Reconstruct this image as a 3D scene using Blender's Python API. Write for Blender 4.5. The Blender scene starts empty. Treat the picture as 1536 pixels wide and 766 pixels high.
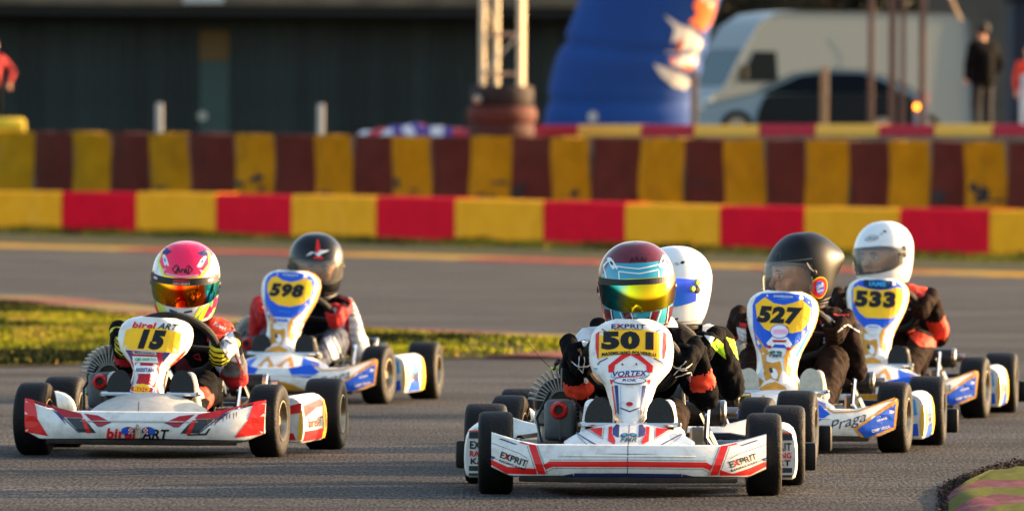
import bpy, bmesh, math, random
import numpy as np
from mathutils import Vector, Matrix, Euler, noise
random.seed(7)
R = math.radians
SC = bpy.context.scene
COL = SC.collection
# ------------------------------------------------------------------ camera, sky, sun
FPX, CAMH = 13200.0, 0.945
PITCH, ROLL = math.atan(104/FPX), R(0.3)
def cam_basis():
    f = Vector((0, math.cos(PITCH), -math.sin(PITCH)))
    r = Vector((math.cos(ROLL), 0, math.sin(ROLL)))
    r = (r - f*r.dot(f)).normalized()
    return r, r.cross(f).normalized(), f
CR, CU, CF = cam_basis()
cd = bpy.data.cameras.new('camera'); cam = bpy.data.objects.new('camera', cd); COL.objects.link(cam)
cam.matrix_world = Matrix(((CR.x, CU.x, -CF.x, 0), (CR.y, CU.y, -CF.y, 0), (CR.z, CU.z, -CF.z, CAMH), (0, 0, 0, 1)))
cd.sensor_width = 36; cd.lens = FPX/1536*36; cd.clip_start = 0.5; cd.clip_end = 3000
cd.dof.use_dof = True; cd.dof.focus_distance = 28.3; cd.dof.aperture_fstop = 8.2; cd.dof.aperture_blades = 0
SC.camera = cam
SUN_EL, SUN_AZ = 13.0, 20.0          # sun low on the right, a little behind the karts
sund = bpy.data.lights.new('sun', 'SUN'); sun = bpy.data.objects.new('sun', sund); COL.objects.link(sun)
sund.energy = 5.0; sund.angle = R(0.55); sund.color = (1.0, 0.63, 0.32)
sdir = Vector((math.cos(R(SUN_AZ))*math.cos(R(SUN_EL)), math.sin(R(SUN_AZ))*math.cos(R(SUN_EL)), math.sin(R(SUN_EL))))
sun.rotation_euler = sdir.to_track_quat('Z', 'Y').to_euler(); sun.location = (10, 10, 20)
w = bpy.data.worlds.new('World'); SC.world = w; w.use_nodes = True
wn = w.node_tree.nodes; wl = w.node_tree.links
sky = wn.new('ShaderNodeTexSky'); sky.sky_type = 'NISHITA'; sky.sun_disc = False
sky.sun_elevation = R(SUN_EL); sky.sun_rotation = R(90-SUN_AZ); sky.dust_density = 3.0; sky.ozone_density = 0.6
bg = wn['Background']; bg.inputs['Strength'].default_value = 0.15
wl.new(sky.outputs[0], bg.inputs[0])
SC.view_settings.view_transform = 'Standard'; SC.view_settings.look = 'None'
SC.view_settings.exposure = 1.88; SC.view_settings.gamma = 1
SC.view_settings.use_curve_mapping = False

# ------------------------------------------------------------------ pixel <-> place helpers (photo is 1536 x 766)
def ray(px, py): return (CF + CR*((px-768)/FPX) - CU*((py-383)/FPX))
def at(px, py, D):
    d = ray(px, py); return Vector((0, 0, CAMH)) + d*(D/d.y)
def sm(a, b, x):
    t = min(1, max(0, (x-a)/(b-a))); return t*t*(3-2*t)
def gz(x, y): return -0.0114*x*sm(60, 120, y)
def gp(px, py, dz=0.0):
    d = ray(px, py); D = 40
    for _ in range(30):
        p = Vector((0, 0, CAMH)) + d*D; D = D*(CAMH-gz(p.x, p.y)-dz)/max(1e-6, (CAMH-p.z))*0.5 + D*0.5
    return p

# ------------------------------------------------------------------ colours and materials
def lin(h):
    h = h.lstrip('#'); c = [int(h[i:i+2], 16)/255 for i in (0, 2, 4)]
    return tuple(x/12.92 if x <= .04045 else ((x+.055)/1.055)**2.4 for x in c)
MATS = {}
def mat(name, col, rough=.5, metal=0., var=.12, scale=25., bump=0., bscale=None, coat=0., dirt=0., dcol='#6a5a48', dscale=9., spec=.35, alpha=1., trans=0., emit=0., rnd=0.):
    if name in MATS: return MATS[name]
    m = bpy.data.materials.new(name); m.use_nodes = True; nt = m.node_tree; N = nt.nodes; L = nt.links
    b = N['Principled BSDF']; c = lin(col) if isinstance(col, str) else col
    tc = N.new('ShaderNodeTexCoord')
    n1 = N.new('ShaderNodeTexNoise'); n1.inputs['Scale'].default_value = scale; n1.inputs['Detail'].default_value = 6
    L.new(tc.outputs['Object'], n1.inputs['Vector'])
    mp = N.new('ShaderNodeMapRange'); mp.inputs[1].default_value = .3; mp.inputs[2].default_value = .7
    mp.inputs[3].default_value = 1-var; mp.inputs[4].default_value = 1+var; L.new(n1.outputs[0], mp.inputs[0])
    mx = N.new('ShaderNodeMix'); mx.data_type = 'RGBA'; mx.blend_type = 'MULTIPLY'; mx.inputs[0].default_value = 1
    mx.inputs[6].default_value = (*c, 1); L.new(mp.outputs[0], mx.inputs[7]); out = mx.outputs[2]
    if rnd:
        oi = N.new('ShaderNodeObjectInfo'); r0 = N.new('ShaderNodeMapRange'); r0.inputs[3].default_value = 1-rnd; r0.inputs[4].default_value = 1+rnd; L.new(oi.outputs['Random'], r0.inputs[0])
        m0 = N.new('ShaderNodeMix'); m0.data_type = 'RGBA'; m0.blend_type = 'MULTIPLY'; m0.inputs[0].default_value = 1; L.new(out, m0.inputs[6]); L.new(r0.outputs[0], m0.inputs[7]); out = m0.outputs[2]
    if dirt > 0:
        n2 = N.new('ShaderNodeTexNoise'); n2.inputs['Scale'].default_value = dscale; n2.inputs['Detail'].default_value = 8; n2.inputs['Roughness'].default_value = .7
        L.new(tc.outputs['Object'], n2.inputs['Vector'])
        r2 = N.new('ShaderNodeMapRange'); r2.inputs[1].default_value = .5; r2.inputs[2].default_value = .72; r2.inputs[3].default_value = dirt*.15; r2.inputs[4].default_value = dirt
        L.new(n2.outputs[0], r2.inputs[0])
        m2 = N.new('ShaderNodeMix'); m2.data_type = 'RGBA'; L.new(r2.outputs[0], m2.inputs[0]); L.new(out, m2.inputs[6]); m2.inputs[7].default_value = (*lin(dcol), 1); out = m2.outputs[2]
        rr = N.new('ShaderNodeMapRange'); rr.inputs[3].default_value = rough; rr.inputs[4].default_value = min(1, rough+.4); L.new(r2.outputs[0], rr.inputs[0]); L.new(rr.outputs[0], b.inputs['Roughness'])
    else: b.inputs['Roughness'].default_value = rough
    L.new(out, b.inputs['Base Color']); b.inputs['Metallic'].default_value = metal
    b.inputs['Specular IOR Level'].default_value = spec; b.inputs['Coat Weight'].default_value = coat; b.inputs['Coat Roughness'].default_value = .08
    b.inputs['Alpha'].default_value = alpha; b.inputs['Transmission Weight'].default_value = trans
    if emit: b.inputs['Emission Color'].default_value = (*c, 1); b.inputs['Emission Strength'].default_value = emit
    if bump > 0:
        n3 = N.new('ShaderNodeTexNoise'); n3.inputs['Scale'].default_value = bscale or scale; n3.inputs['Detail'].default_value = 5
        L.new(tc.outputs['Object'], n3.inputs['Vector'])
        bp = N.new('ShaderNodeBump'); bp.inputs['Strength'].default_value = min(1, bump); bp.inputs['Distance'].default_value = .01; L.new(n3.outputs[0], bp.inputs['Height']); L.new(bp.outputs[0], b.inputs['Normal'])
    MATS[name] = m; return m
def ramp_mat(name, stops, axis=0, lo=-.12, hi=.12, rough=.08, metal=1., streak=0.):
    """mirror coating whose tint changes across the lens"""
    m = bpy.data.materials.new(name); m.use_nodes = True; nt = m.node_tree; N = nt.nodes; L = nt.links; b = N['Principled BSDF']
    tc = N.new('ShaderNodeTexCoord'); sp = N.new('ShaderNodeSeparateXYZ'); L.new(tc.outputs['Object'], sp.inputs[0])
    nz = N.new('ShaderNodeTexNoise'); nz.inputs['Scale'].default_value = 14; L.new(tc.outputs['Object'], nz.inputs['Vector'])
    ma = N.new('ShaderNodeMath'); ma.operation = 'MULTIPLY_ADD'; L.new(nz.outputs[0], ma.inputs[0]); ma.inputs[1].default_value = .05; L.new(sp.outputs[axis], ma.inputs[2])
    mr = N.new('ShaderNodeMapRange'); mr.inputs[1].default_value = lo+.025; mr.inputs[2].default_value = hi+.025; L.new(ma.outputs[0], mr.inputs[0])
    cr = N.new('ShaderNodeValToRGB'); L.new(mr.outputs[0], cr.inputs[0]); e = cr.color_ramp.elements
    e[0].position, e[0].color = stops[0][0], (*lin(stops[0][1]), 1); e[1].position, e[1].color = stops[-1][0], (*lin(stops[-1][1]), 1)
    for p, c in stops[1:-1]: x = e.new(p); x.color = (*lin(c), 1)
    L.new(cr.outputs[0], b.inputs['Base Color']); b.inputs['Metallic'].default_value = metal; b.inputs['Roughness'].default_value = rough
    return m
K = lambda n, c, **k: mat(n, c, **k)
M_WHITE = K('white bodywork plastic', '#dad9d4', rough=.38, var=.06, dirt=.55, dcol='#857a6a', dscale=17, coat=.15)
M_GREYW = K('scuffed pale grey plastic', '#a9a8a2', rough=.6, var=.12, scale=40, dirt=.35, dcol='#7a756c')
M_RED = K('red print', '#d21010', rough=.4, var=.08, dirt=.12); M_REDD = K('dark red print', '#a5101c', rough=.4, var=.08, dirt=.1)
M_ORANGE = K('orange red print', '#e0401c', rough=.4, var=.08)
M_BLUE = K('navy print', '#1b2a66', rough=.4, var=.1, dirt=.1); M_PBLUE = K('royal blue print', '#0c50c0', rough=.35, var=.08, dirt=.1)
M_LBLUE = K('light blue print', '#2f9bd6', rough=.35, var=.08); M_GOLD = K('gold ochre print', '#c08528', rough=.4, var=.18, scale=60)
M_YEL = K('yellow number plate', '#f2b808', rough=.5, var=.06, dirt=.08); M_BLK = K('black print', '#0a0a0c', rough=.5, var=.1)
M_DGREY = K('charcoal print', '#2b3136', rough=.5, var=.1)
M_RUBBER = K('tyre rubber', '#070707', rough=.6, var=.25, scale=18, bump=.35, bscale=120, dirt=.3, dcol='#1c1815', spec=.2, dscale=20)
M_RIM = K('magnesium rim', '#9a8d78', rough=.32, metal=.9, var=.15, dirt=.2)
M_STEEL = K('worn steel', '#8f8d88', rough=.3, metal=1., var=.15); M_CHROME = K('chrome', '#d6d4cf', rough=.12, metal=1., var=.05)
M_BLACKPL = K('black plastic', '#0c0c0c', spec=.2, rough=.45, var=.15, dirt=.25, dcol='#3b352e'); M_BLACKMT = K('black metal', '#17181a', rough=.35, metal=.4, var=.2, dirt=.2)
M_FIN = K('cast fins', '#8a8b88', rough=.45, metal=.5, var=.2); M_CASE = K('cast aluminium', '#7c7b76', rough=.45, metal=.75, var=.25, scale=40, dirt=.3)
M_AIRBOX = K('grey airbox plastic', '#4c5254', rough=.4, var=.2, dirt=.5, dcol='#2a2926', dscale=12)
M_REDPL = K('red plastic', '#b41414', rough=.35, var=.1); M_BRASS = K('brass', '#a87a28', rough=.35, metal=.9)
M_SEAT = K('silver grey seat shell', '#8b8a84', rough=.45, var=.15, dirt=.2); M_SUEDE = K('steering wheel suede', '#141312', rough=.75, var=.2, scale=80, bump=.2, bscale=200)
M_SOLE = K('shoe sole', '#181a19', rough=.7, var=.2, scale=60, bump=.4, bscale=150); M_PALESOLE = K('pale shoe sole', '#a9a695', rough=.7, var=.12, scale=60, bump=.3, bscale=150)
M_TEAL = K('teal helmet paint', '#2b8fa8', rough=.25, coat=.5, var=.05); M_MAROON = K('maroon helmet paint', '#5a1420', rough=.25, coat=.5, var=.2, scale=60)
M_HWHITE = K('white helmet paint', '#d8d9d8', rough=.25, coat=.6, var=.03, dirt=.12, dcol='#8a8880', dscale=30); M_HBLACK = K('black helmet paint', '#050606', spec=.3, rough=.3, coat=.15, var=.2)
M_MBLACK = K('matt black helmet paint', '#050607', spec=.25, rough=.42, coat=.0, var=.2, scale=60); M_PINK = K('fluorescent pink paint', '#f01250', rough=.3, coat=.5, var=.05)
M_LIME = K('fluorescent lime paint', '#c9e01c', rough=.35, coat=.3, var=.06); M_GREEN = K('green print', '#2c9a4c', rough=.4)
M_PINKL = K('pale pink print', '#d9a0c4', rough=.4); M_TRIM = K('black rubber trim', '#0d0d0e', rough=.5)
M_SUITB = K('black race suit cloth', '#08080a', rough=.9, var=.25, scale=50, bump=.5, bscale=40, spec=.08); M_SUITBR = K('sun sheen brown suit cloth', '#20140e', rough=.9, var=.25, scale=50, bump=.5, bscale=40, spec=.1)  # brown one is black cloth with the sun's golden sheen put into its colour
M_SUITR = K('red race suit cloth', '#a4161a', rough=.75, var=.12, scale=50, bump=.6, bscale=24); M_SUITW = K('white race suit cloth', '#c3c5c9', rough=.75, var=.1, scale=50, bump=.6, bscale=24)
M_SUITO = K('orange red race suit cloth', '#d63a1e', rough=.75, var=.12, scale=50, bump=.6, bscale=24); M_SUITY = K('fluorescent yellow cloth', '#b6dc1a', rough=.75, var=.1, bump=.5, bscale=24)
M_SUITN = K('slate blue race suit cloth', '#3b4252', rough=.8, var=.2, scale=50, bump=.6, bscale=24); M_MESHC = K('grey mesh cloth', '#5a5654', rough=.8, var=.5, scale=300)
M_SKIN = K('skin', '#cf9470', rough=.55, var=.06); M_HAIR = K('dark brown hair', '#20140d', rough=.7, var=.3, scale=90)
M_EYE = K('eye', '#d8d2c8', rough=.3); M_PUPIL = K('pupil', '#120c08', rough=.3); M_LIP = K('lip', '#93513f', rough=.5)
def clear_mat(name, col, a):
    m = bpy.data.materials.new(name); m.use_nodes = True; N = m.node_tree.nodes; L = m.node_tree.links
    t = N.new('ShaderNodeBsdfTransparent'); t.inputs[0].default_value = (*col, 1); g = N.new('ShaderNodeBsdfGlossy'); g.inputs['Roughness'].default_value = .08
    d = N.new('ShaderNodeBsdfDiffuse'); d.inputs[0].default_value = (.62, .58, .52, 1)
    f = N.new('ShaderNodeFresnel'); f.inputs[0].default_value = 1.5
    x0 = N.new('ShaderNodeMixShader'); x0.inputs[0].default_value = a; L.new(t.outputs[0], x0.inputs[1]); L.new(d.outputs[0], x0.inputs[2])
    x = N.new('ShaderNodeMixShader'); L.new(f.outputs[0], x.inputs[0]); L.new(x0.outputs[0], x.inputs[1]); L.new(g.outputs[0], x.inputs[2]); L.new(x.outputs[0], N['Material Output'].inputs[0]); return m
M_CLEAR = clear_mat('clear visor', (.82, .82, .8), .12); M_SMOKE = clear_mat('lightly tinted visor', (.6, .58, .52), .1)
M_VIS_G = ramp_mat('gold rainbow visor coating', [(0, '#123a52'), (.2, '#1c8a90'), (.33, '#c8c81e'), (.6, '#d9a81c'), (.85, '#a8a81c'), (1, '#d9787a')])
M_VIS_R = ramp_mat('red orange rainbow visor coating', [(0, '#1f9a78'), (.14, '#c8b818'), (.3, '#ff9a1a'), (.45, '#ff3410'), (.52, '#ff1c08'), (.6, '#ff7a10'), (.8, '#e0500e'), (.87, '#20d0d0'), (1, '#50e8d8')])
M_VIS_B = ramp_mat('blue violet visor coating', [(0, '#8a60ff'), (.55, '#8a60ff'), (.78, '#5ac8f0'), (.92, '#3a86ff'), (1, '#4a68ff')], metal=.4, rough=.15)

# ------------------------------------------------------------------ mesh building
class MB:
    def __init__(s): s.v = []; s.f = []; s.m = []
    def add(s, vs, fs, mi=0, M=None):
        o = len(s.v)
        s.v += [tuple(M @ Vector(p)) for p in vs] if M else [tuple(p) for p in vs]
        s.f += [tuple(o+i for i in f) for f in fs]; s.m += [mi]*len(fs) if isinstance(mi, int) else list(mi); return s
    def bm(s, b, mi=0, M=None):
        b.verts.ensure_lookup_table(); b.verts.index_update()
        s.add([v.co[:] for v in b.verts], [[v.index for v in f.verts] for f in b.faces], mi, M); b.free(); return s
    def box(s, c, size, bev=0., M=None, mi=0, rot=None, seg=1, taper=None):
        b = bmesh.new(); bmesh.ops.create_cube(b, size=1)
        for v in b.verts:
            if taper and v.co.z > 0: v.co.x *= taper[0]; v.co.y *= taper[1]
            v.co = Vector((v.co.x*size[0], v.co.y*size[1], v.co.z*size[2]))
        if bev: bmesh.ops.bevel(b, geom=b.edges[:], offset=bev, segments=seg, affect='EDGES', profile=.5)
        T = Matrix.Translation(c) @ (Euler(rot).to_matrix().to_4x4() if rot else Matrix())
        return s.bm(b, mi, (M @ T) if M else T)
    def tube(s, pts, r, seg=8, closed=False, mi=0, cap=True, M=None):
        P = [Vector(p) for p in pts]; n = len(P); rs = r if isinstance(r, (list, tuple)) else [r]*n
        vs = []; fs = []; up = None
        for i, p in enumerate(P):
            a = P[i-1] if (i or closed) else P[i]; b = P[(i+1) % n] if (i < n-1 or closed) else P[i]
            t = (b-a).normalized()
            if up is None: up = t.orthogonal().normalized()
            up = (up - t*up.dot(t))
            up = up.normalized() if up.length > 1e-6 else t.orthogonal().normalized()
            q = t.cross(up)
            for k in range(seg):
                an = 2*math.pi*k/seg; vs.append(p + (up*math.cos(an)+q*math.sin(an))*rs[i])
        for i in range(n if closed else n-1):
            for k in range(seg):
                fs.append((i*seg+k, i*seg+(k+1) % seg, ((i+1) % n)*seg+(k+1) % seg, ((i+1) % n)*seg+k))
        if cap and not closed: fs += [tuple(range(seg))[::-1], tuple((n-1)*seg+k for k in range(seg))]
        return s.add(vs, fs, mi, M)
    def lathe(s, prof, c=(0, 0, 0), ax='X', seg=32, mi=0, closed=False, M=None):
        vs = []; fs = []; n = len(prof); A = {'X': lambda r, h, a: (h, r*math.cos(a), r*math.sin(a)), 'Y': lambda r, h, a: (r*math.cos(a), h, r*math.sin(a)), 'Z': lambda r, h, a: (r*math.cos(a), r*math.sin(a), h)}[ax]
        for r, h in prof:
            for k in range(seg):
                q = A(r, h, 2*math.pi*k/seg); vs.append((q[0]+c[0], q[1]+c[1], q[2]+c[2]))
        for i in range(n if closed else n-1):
            j = (i+1) % n
            for k in range(seg): fs.append((i*seg+k, i*seg+(k+1) % seg, j*seg+(k+1) % seg, j*seg+k))
        if not closed:
            if prof[0][0] > 1e-4: fs.append(tuple(range(seg)))
            if prof[-1][0] > 1e-4: fs.append(tuple((n-1)*seg+k for k in range(seg)))
        mm = mi if isinstance(mi, int) else [mi[min(len(mi)-1, q//seg)] for q in range(len(fs))]
        return s.add(vs, fs, mm, M)
    def grid(s, fn, us, vs_, mi=0, M=None, cu=False):
        V = [fn(u, v) for v in vs_ for u in us]; nu, nv = len(us), len(vs_); F = []; mm = []
        for j in range(nv-1):
            for i in range(nu if cu else nu-1):
                i2 = (i+1) % nu; F.append((j*nu+i, j*nu+i2, (j+1)*nu+i2, (j+1)*nu+i))
                if callable(mi): mm.append(mi((us[i]+us[i2])/2, (vs_[j]+vs_[j+1])/2))
        return s.add(V, F, mm if callable(mi) else mi, M)
    def prism(s, poly, y0, y1, ax='Y', mi=0, M=None):
        f = {'Y': lambda a, b, h: (a, h, b), 'X': lambda a, b, h: (h, a, b), 'Z': lambda a, b, h: (a, b, h)}[ax]; n = len(poly)
        vs = [f(a, b, y0) for a, b in poly]+[f(a, b, y1) for a, b in poly]
        fs = [tuple(range(n)), tuple(range(2*n-1, n-1, -1))]+[(i, (i+1) % n, n+(i+1) % n, n+i) for i in range(n)]
        return s.add(vs, fs, mi, M)
    def mesh(s, name, mats, smooth=True, ang=35, weld=True):
        me = bpy.data.meshes.new(name); me.from_pydata(s.v, [], s.f)
        for m in (mats if isinstance(mats, (list, tuple)) else [mats]): me.materials.append(m)
        me.polygons.foreach_set('material_index', s.m)
        b = bmesh.new(); b.from_mesh(me)
        if weld: bmesh.ops.remove_doubles(b, verts=b.verts, dist=1e-5)
        bmesh.ops.recalc_face_normals(b, faces=b.faces); b.to_mesh(me); b.free()
        if smooth:
            me.polygons.foreach_set('use_smooth', [True]*len(me.polygons)); me.set_sharp_from_angle(angle=R(ang))
        me.update(); return me
CACHE = {}
def cached(key, fn):
    if key not in CACHE: CACHE[key] = fn()
    return CACHE[key]
def ob(name, me, parent=None, M=None, label=None):
    o = bpy.data.objects.new(name, me); COL.objects.link(o)
    if parent: o.parent = parent
    if M is not None: o.matrix_local = M if isinstance(M, Matrix) else Matrix.Translation(M)
    if label: o['label'] = label
    return o
def thing(o, label, cat, group=None):
    o['label'] = label; o['category'] = cat
    if group: o['group'] = group
    return o
def empty(name, loc=(0, 0, 0), rz=0.):
    o = bpy.data.objects.new(name, None); COL.objects.link(o); o.location = loc; o.rotation_euler = (0, 0, rz); o.empty_display_size = .2; return o
def kind(o, k): o['kind'] = k; return o
def lsp(a, b, n): return [a+(b-a)*i/(n-1) for i in range(n)]
def interp(tab, x):
    if x <= tab[0][0]: return tab[0][1]
    for (a, p), (b, q) in zip(tab, tab[1:]):
        if x <= b: t = (x-a)/(b-a); return p+(q-p)*t
    return tab[-1][1]
def crom(tab, x):
    """smooth interpolation of rows at float index x"""
    n = len(tab); i = int(max(0, min(n-2, math.floor(x)))); t = x-i
    p0, p1, p2, p3 = tab[max(0, i-1)], tab[i], tab[i+1], tab[min(n-1, i+2)]
    return [0.5*((2*b)+(-a+c)*t+(2*a-5*b+4*c-d)*t*t+(-a+3*b-3*c+d)*t**3) for a, b, c, d in zip(p0, p1, p2, p3)]

# ------------------------------------------------------------------ flat print laid on curved surfaces
def text2d(txt, bold=.0, shear=0., wide=1.):
    def mk():
        c = bpy.data.curves.new('t', 'FONT'); c.body = txt; c.align_x = 'CENTER'; c.align_y = 'CENTER'; c.offset = bold; c.shear = shear; c.resolution_u = 3
        c.space_character = 1+bold*2
        o = bpy.data.objects.new('t', c); COL.objects.link(o); bpy.context.view_layer.update()
        me = bpy.data.meshes.new_from_object(o.evaluated_get(bpy.context.evaluated_depsgraph_get()))
        V = np.array([v.co[:2] for v in me.vertices]); F = [tuple(p.vertices) for p in me.polygons]
        bpy.data.objects.remove(o); bpy.data.curves.remove(c); bpy.data.meshes.remove(me)
        lo, hi = V.min(0), V.max(0); V = (V-(lo+hi)/2)/(hi-lo); return V, F
    return cached(('t', txt, bold, shear), mk)
class Print:
    """collects polygons and lettering in (a, b) coordinates, cuts them finely and maps them with fn(a, b) -> point"""
    def __init__(s): s.b = bmesh.new(); s.mats = []
    def mi(s, m):
        if m not in s.mats: s.mats.append(m)
        return s.mats.index(m)
    def poly(s, pts, m, lay=0):
        vs = [s.b.verts.new((p[0], p[1], lay)) for p in pts]
        f = s.b.faces.new(vs); f.material_index = s.mi(m); return s
    def text(s, txt, c, wh, m, rot=0., bold=.02, shear=0., lay=1, arch=0.):
        V, F = text2d(txt, bold, shear); ca, sa = math.cos(rot), math.sin(rot); vs = []
        for x, y in V:
            x, y = x*wh[0], y*wh[1]; y -= arch*(x/(wh[0]/2))**2
            vs.append(s.b.verts.new((c[0]+x*ca-y*sa, c[1]+x*sa+y*ca, lay)))
        k = s.mi(m)
        for f in F:
            try: q = s.b.faces.new([vs[i] for i in f]); q.material_index = k
            except ValueError: pass
        return s
    def ell(s, c, r, m, lay=0, n=20, rot=0.):
        ca, sa = math.cos(rot), math.sin(rot)
        return s.poly([(c[0]+r[0]*math.cos(2*math.pi*i/n)*ca-r[1]*math.sin(2*math.pi*i/n)*sa, c[1]+r[0]*math.cos(2*math.pi*i/n)*sa+r[1]*math.sin(2*math.pi*i/n)*ca) for i in range(n)], m, lay)
    def mirror(s):
        g = s.b.verts[:]+s.b.edges[:]+s.b.faces[:]; r = bmesh.ops.duplicate(s.b, geom=g)
        for e in r['geom']:
            if isinstance(e, bmesh.types.BMVert): e.co.x *= -1
        return s
    def done(s, name, fn, parent, step=.02, off=.0012, lift=.0006, label=None, flip=1):
        b = s.b; bmesh.ops.triangulate(b, faces=b.faces)
        xs = [v.co.x for v in b.verts]; ys = [v.co.y for v in b.verts]
        for ax, arr in ((0, xs), (1, ys)):
            k0, k1 = math.ceil(min(arr)/step), math.floor(max(arr)/step)
            for k in range(k0, k1+1):
                co = [0, 0, 0]; co[ax] = k*step; no = [0, 0, 0]; no[ax] = 1
                bmesh.ops.bisect_plane(b, geom=b.verts[:]+b.edges[:]+b.faces[:], plane_co=co, plane_no=no, dist=1e-7)
        e = 1e-3*step/.02*1.0; e = max(e, 1e-4)
        for v in b.verts:
            a, c, l = v.co; p = Vector(fn(a, c)); pu = Vector(fn(a+e, c))-Vector(fn(a-e, c)); pv = Vector(fn(a, c+e))-Vector(fn(a, c-e))
            n = pu.cross(pv)*flip; n = n.normalized() if n.length > 1e-12 else Vector((0, -1, 0)); v.co = p+n*(off+l*lift)
        me = bpy.data.meshes.new(name); b.to_mesh(me); b.free()
        for m in s.mats: me.materials.append(m)
        return ob(name, me, parent, label=label)

# ------------------------------------------------------------------ kart
# kart frame: x = image right, y = away from the camera (the kart drives towards -y), z up, origin under the front axle
def wheel_mesh(rad, wid):
    h = wid/2
    prof = [(rad*.52, -h*.86), (rad*.62, -h*.98), (rad*.8, -h*1.03), (rad*.92, -h*.98), (rad*.975, -h*.86), (rad*.995, -h*.66), (rad, -h*.3), (rad, h*.3), (rad*.995, h*.66), (rad*.975, h*.86), (rad*.92, h*.98), (rad*.8, h*1.03), (rad*.62, h*.98), (rad*.52, h*.86)]
    return MB().lathe(prof, seg=48, closed=True).mesh('tyre', M_RUBBER, ang=60)
def rim_mesh(rad, wid):
    m = MB(); h = wid/2; r = rad*.54
    m.lathe([(r, -h*.9), (r*1.03, -h*.97), (r*.96, -h*.98), (r*.88, -h*.8), (r*.8, -h*.3), (r*.8, h*.3), (r*.88, h*.8), (r*.96, h*.98), (r*1.03, h*.97), (r, h*.9)], seg=36, closed=True)
    m.lathe([(.018, h*.1), (r*.8, h*.1), (r*.8, h*.02), (.018, h*.02)], seg=30, closed=True)
    m.lathe([(.0, h*.75), (.016, h*.75), (.024, h*.6), (.026, -h*.6), (.016, -h*.75), (0, -h*.75)], seg=14)
    for k in range(3):
        a = 2*math.pi*k/3; m.lathe([(0, h*.35), (.006, h*.35), (.006, h*.05), (0, h*.05)], c=(0, .032*math.cos(a), .032*math.sin(a)), seg=6)
    return m.mesh('rim', M_RIM, ang=40)
def wheel(root, x, y, rad, wid, steer=0.):
    me = cached(('tyre', rad, wid), lambda: wheel_mesh(rad, wid)); rm = cached(('rim', rad, wid), lambda: rim_mesh(rad, wid))
    o = ob('wheel', me, root, Matrix.Translation((x, y, rad-.002)) @ Matrix.Rotation(steer, 4, 'Z') @ (Matrix.Rotation(math.pi, 4, 'Z') if x < 0 else Matrix()) @ Matrix.Rotation(random.random()*6, 4, 'X'))
    ob('rim', rm, o); return o

def b_yf(x): return -.31+.13*(abs(x)/.42)**2.4
B_ZB = [(0, .070), (.3, .064), (.36, .063), (.42, .089)]; B_ZT = [(0, .158), (.2, .158), (.28, .157), (.34, .168), (.42, .19)]
def b_pt(x, v):
    a = abs(x); zb, zt = interp(B_ZB, a), interp(B_ZT, a)
    z = zb+(zt-zb)*v; sc = sm(.30, .40, a)*.016*math.sin(math.pi*min(1, max(0, v)))
    y = b_yf(x)+.022*(1-v)**3+.03*max(0, v)**2.2+sc*.8-.006*math.exp(-((v-.62)/.12)**2)*sm(.3, .36, a)
    return Vector((x, y, z))
def b_fn(x, z): a = abs(x); zb, zt = interp(B_ZB, a), interp(B_ZT, a); return b_pt(x, (z-zb)/(zt-zb))
def bumper_mesh(mm):
    m = MB(); xs = lsp(-.42, .42, 61); vs_ = lsp(0, 1, 11); V = []; F = []
    for x in xs:
        col = [b_pt(x, v) for v in vs_]; t = col[-1]; b0 = col[0]
        col += [t+Vector((0, .012, .003)), t+Vector((0, .06, -.006)), b0+Vector((0, .075, .01)), b0+Vector((0, .02, -.004))]; V += col
    n = len(vs_)+4
    for i in range(len(xs)-1):
        for k in range(n): F.append((i*n+k, i*n+(k+1) % n, (i+1)*n+(k+1) % n, (i+1)*n+k))
    F += [tuple(range(n))[::-1], tuple((len(xs)-1)*n+k for k in range(n))]
    return m.add(V, F).mesh('front_bumper', mm, ang=40)
def d_top(x): return .222-.058*(min(1, abs(x)/.2))**2.4
def d_fn(x, z):
    z0 = .126; t = (z-z0)/(d_top(x)-z0)
    return Vector((x, b_yf(x)+.012+.235*max(0, t)**1.25-.004, z)) if t > 0 else Vector((x, b_yf(x)+.008, z))
def deck_mesh(mm):
    m = MB(); xs = lsp(-.2, .2, 33)
    def g(x, t):
        if t > 1: p = d_fn(x, d_top(x)); return p+Vector((0, .012, -.03*(t-1)*10))
        return d_fn(x, .126+(d_top(x)-.126)*t)
    m.grid(g, xs, lsp(0, 1, 12)+[1.05, 1.1])
    for s in (-1, 1):
        top = [g(.2*s, t) for t in lsp(0, 1, 12)]; lo = [Vector((p.x+s*.006, p.y, min(p.z, .13))) for p in top]
        V = top+lo; n = 12; m.add(V, [(i, i+1, n+i+1, n+i) for i in range(n-1)])
    return m.mesh('bumper_hood', mm, ang=50)

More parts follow.
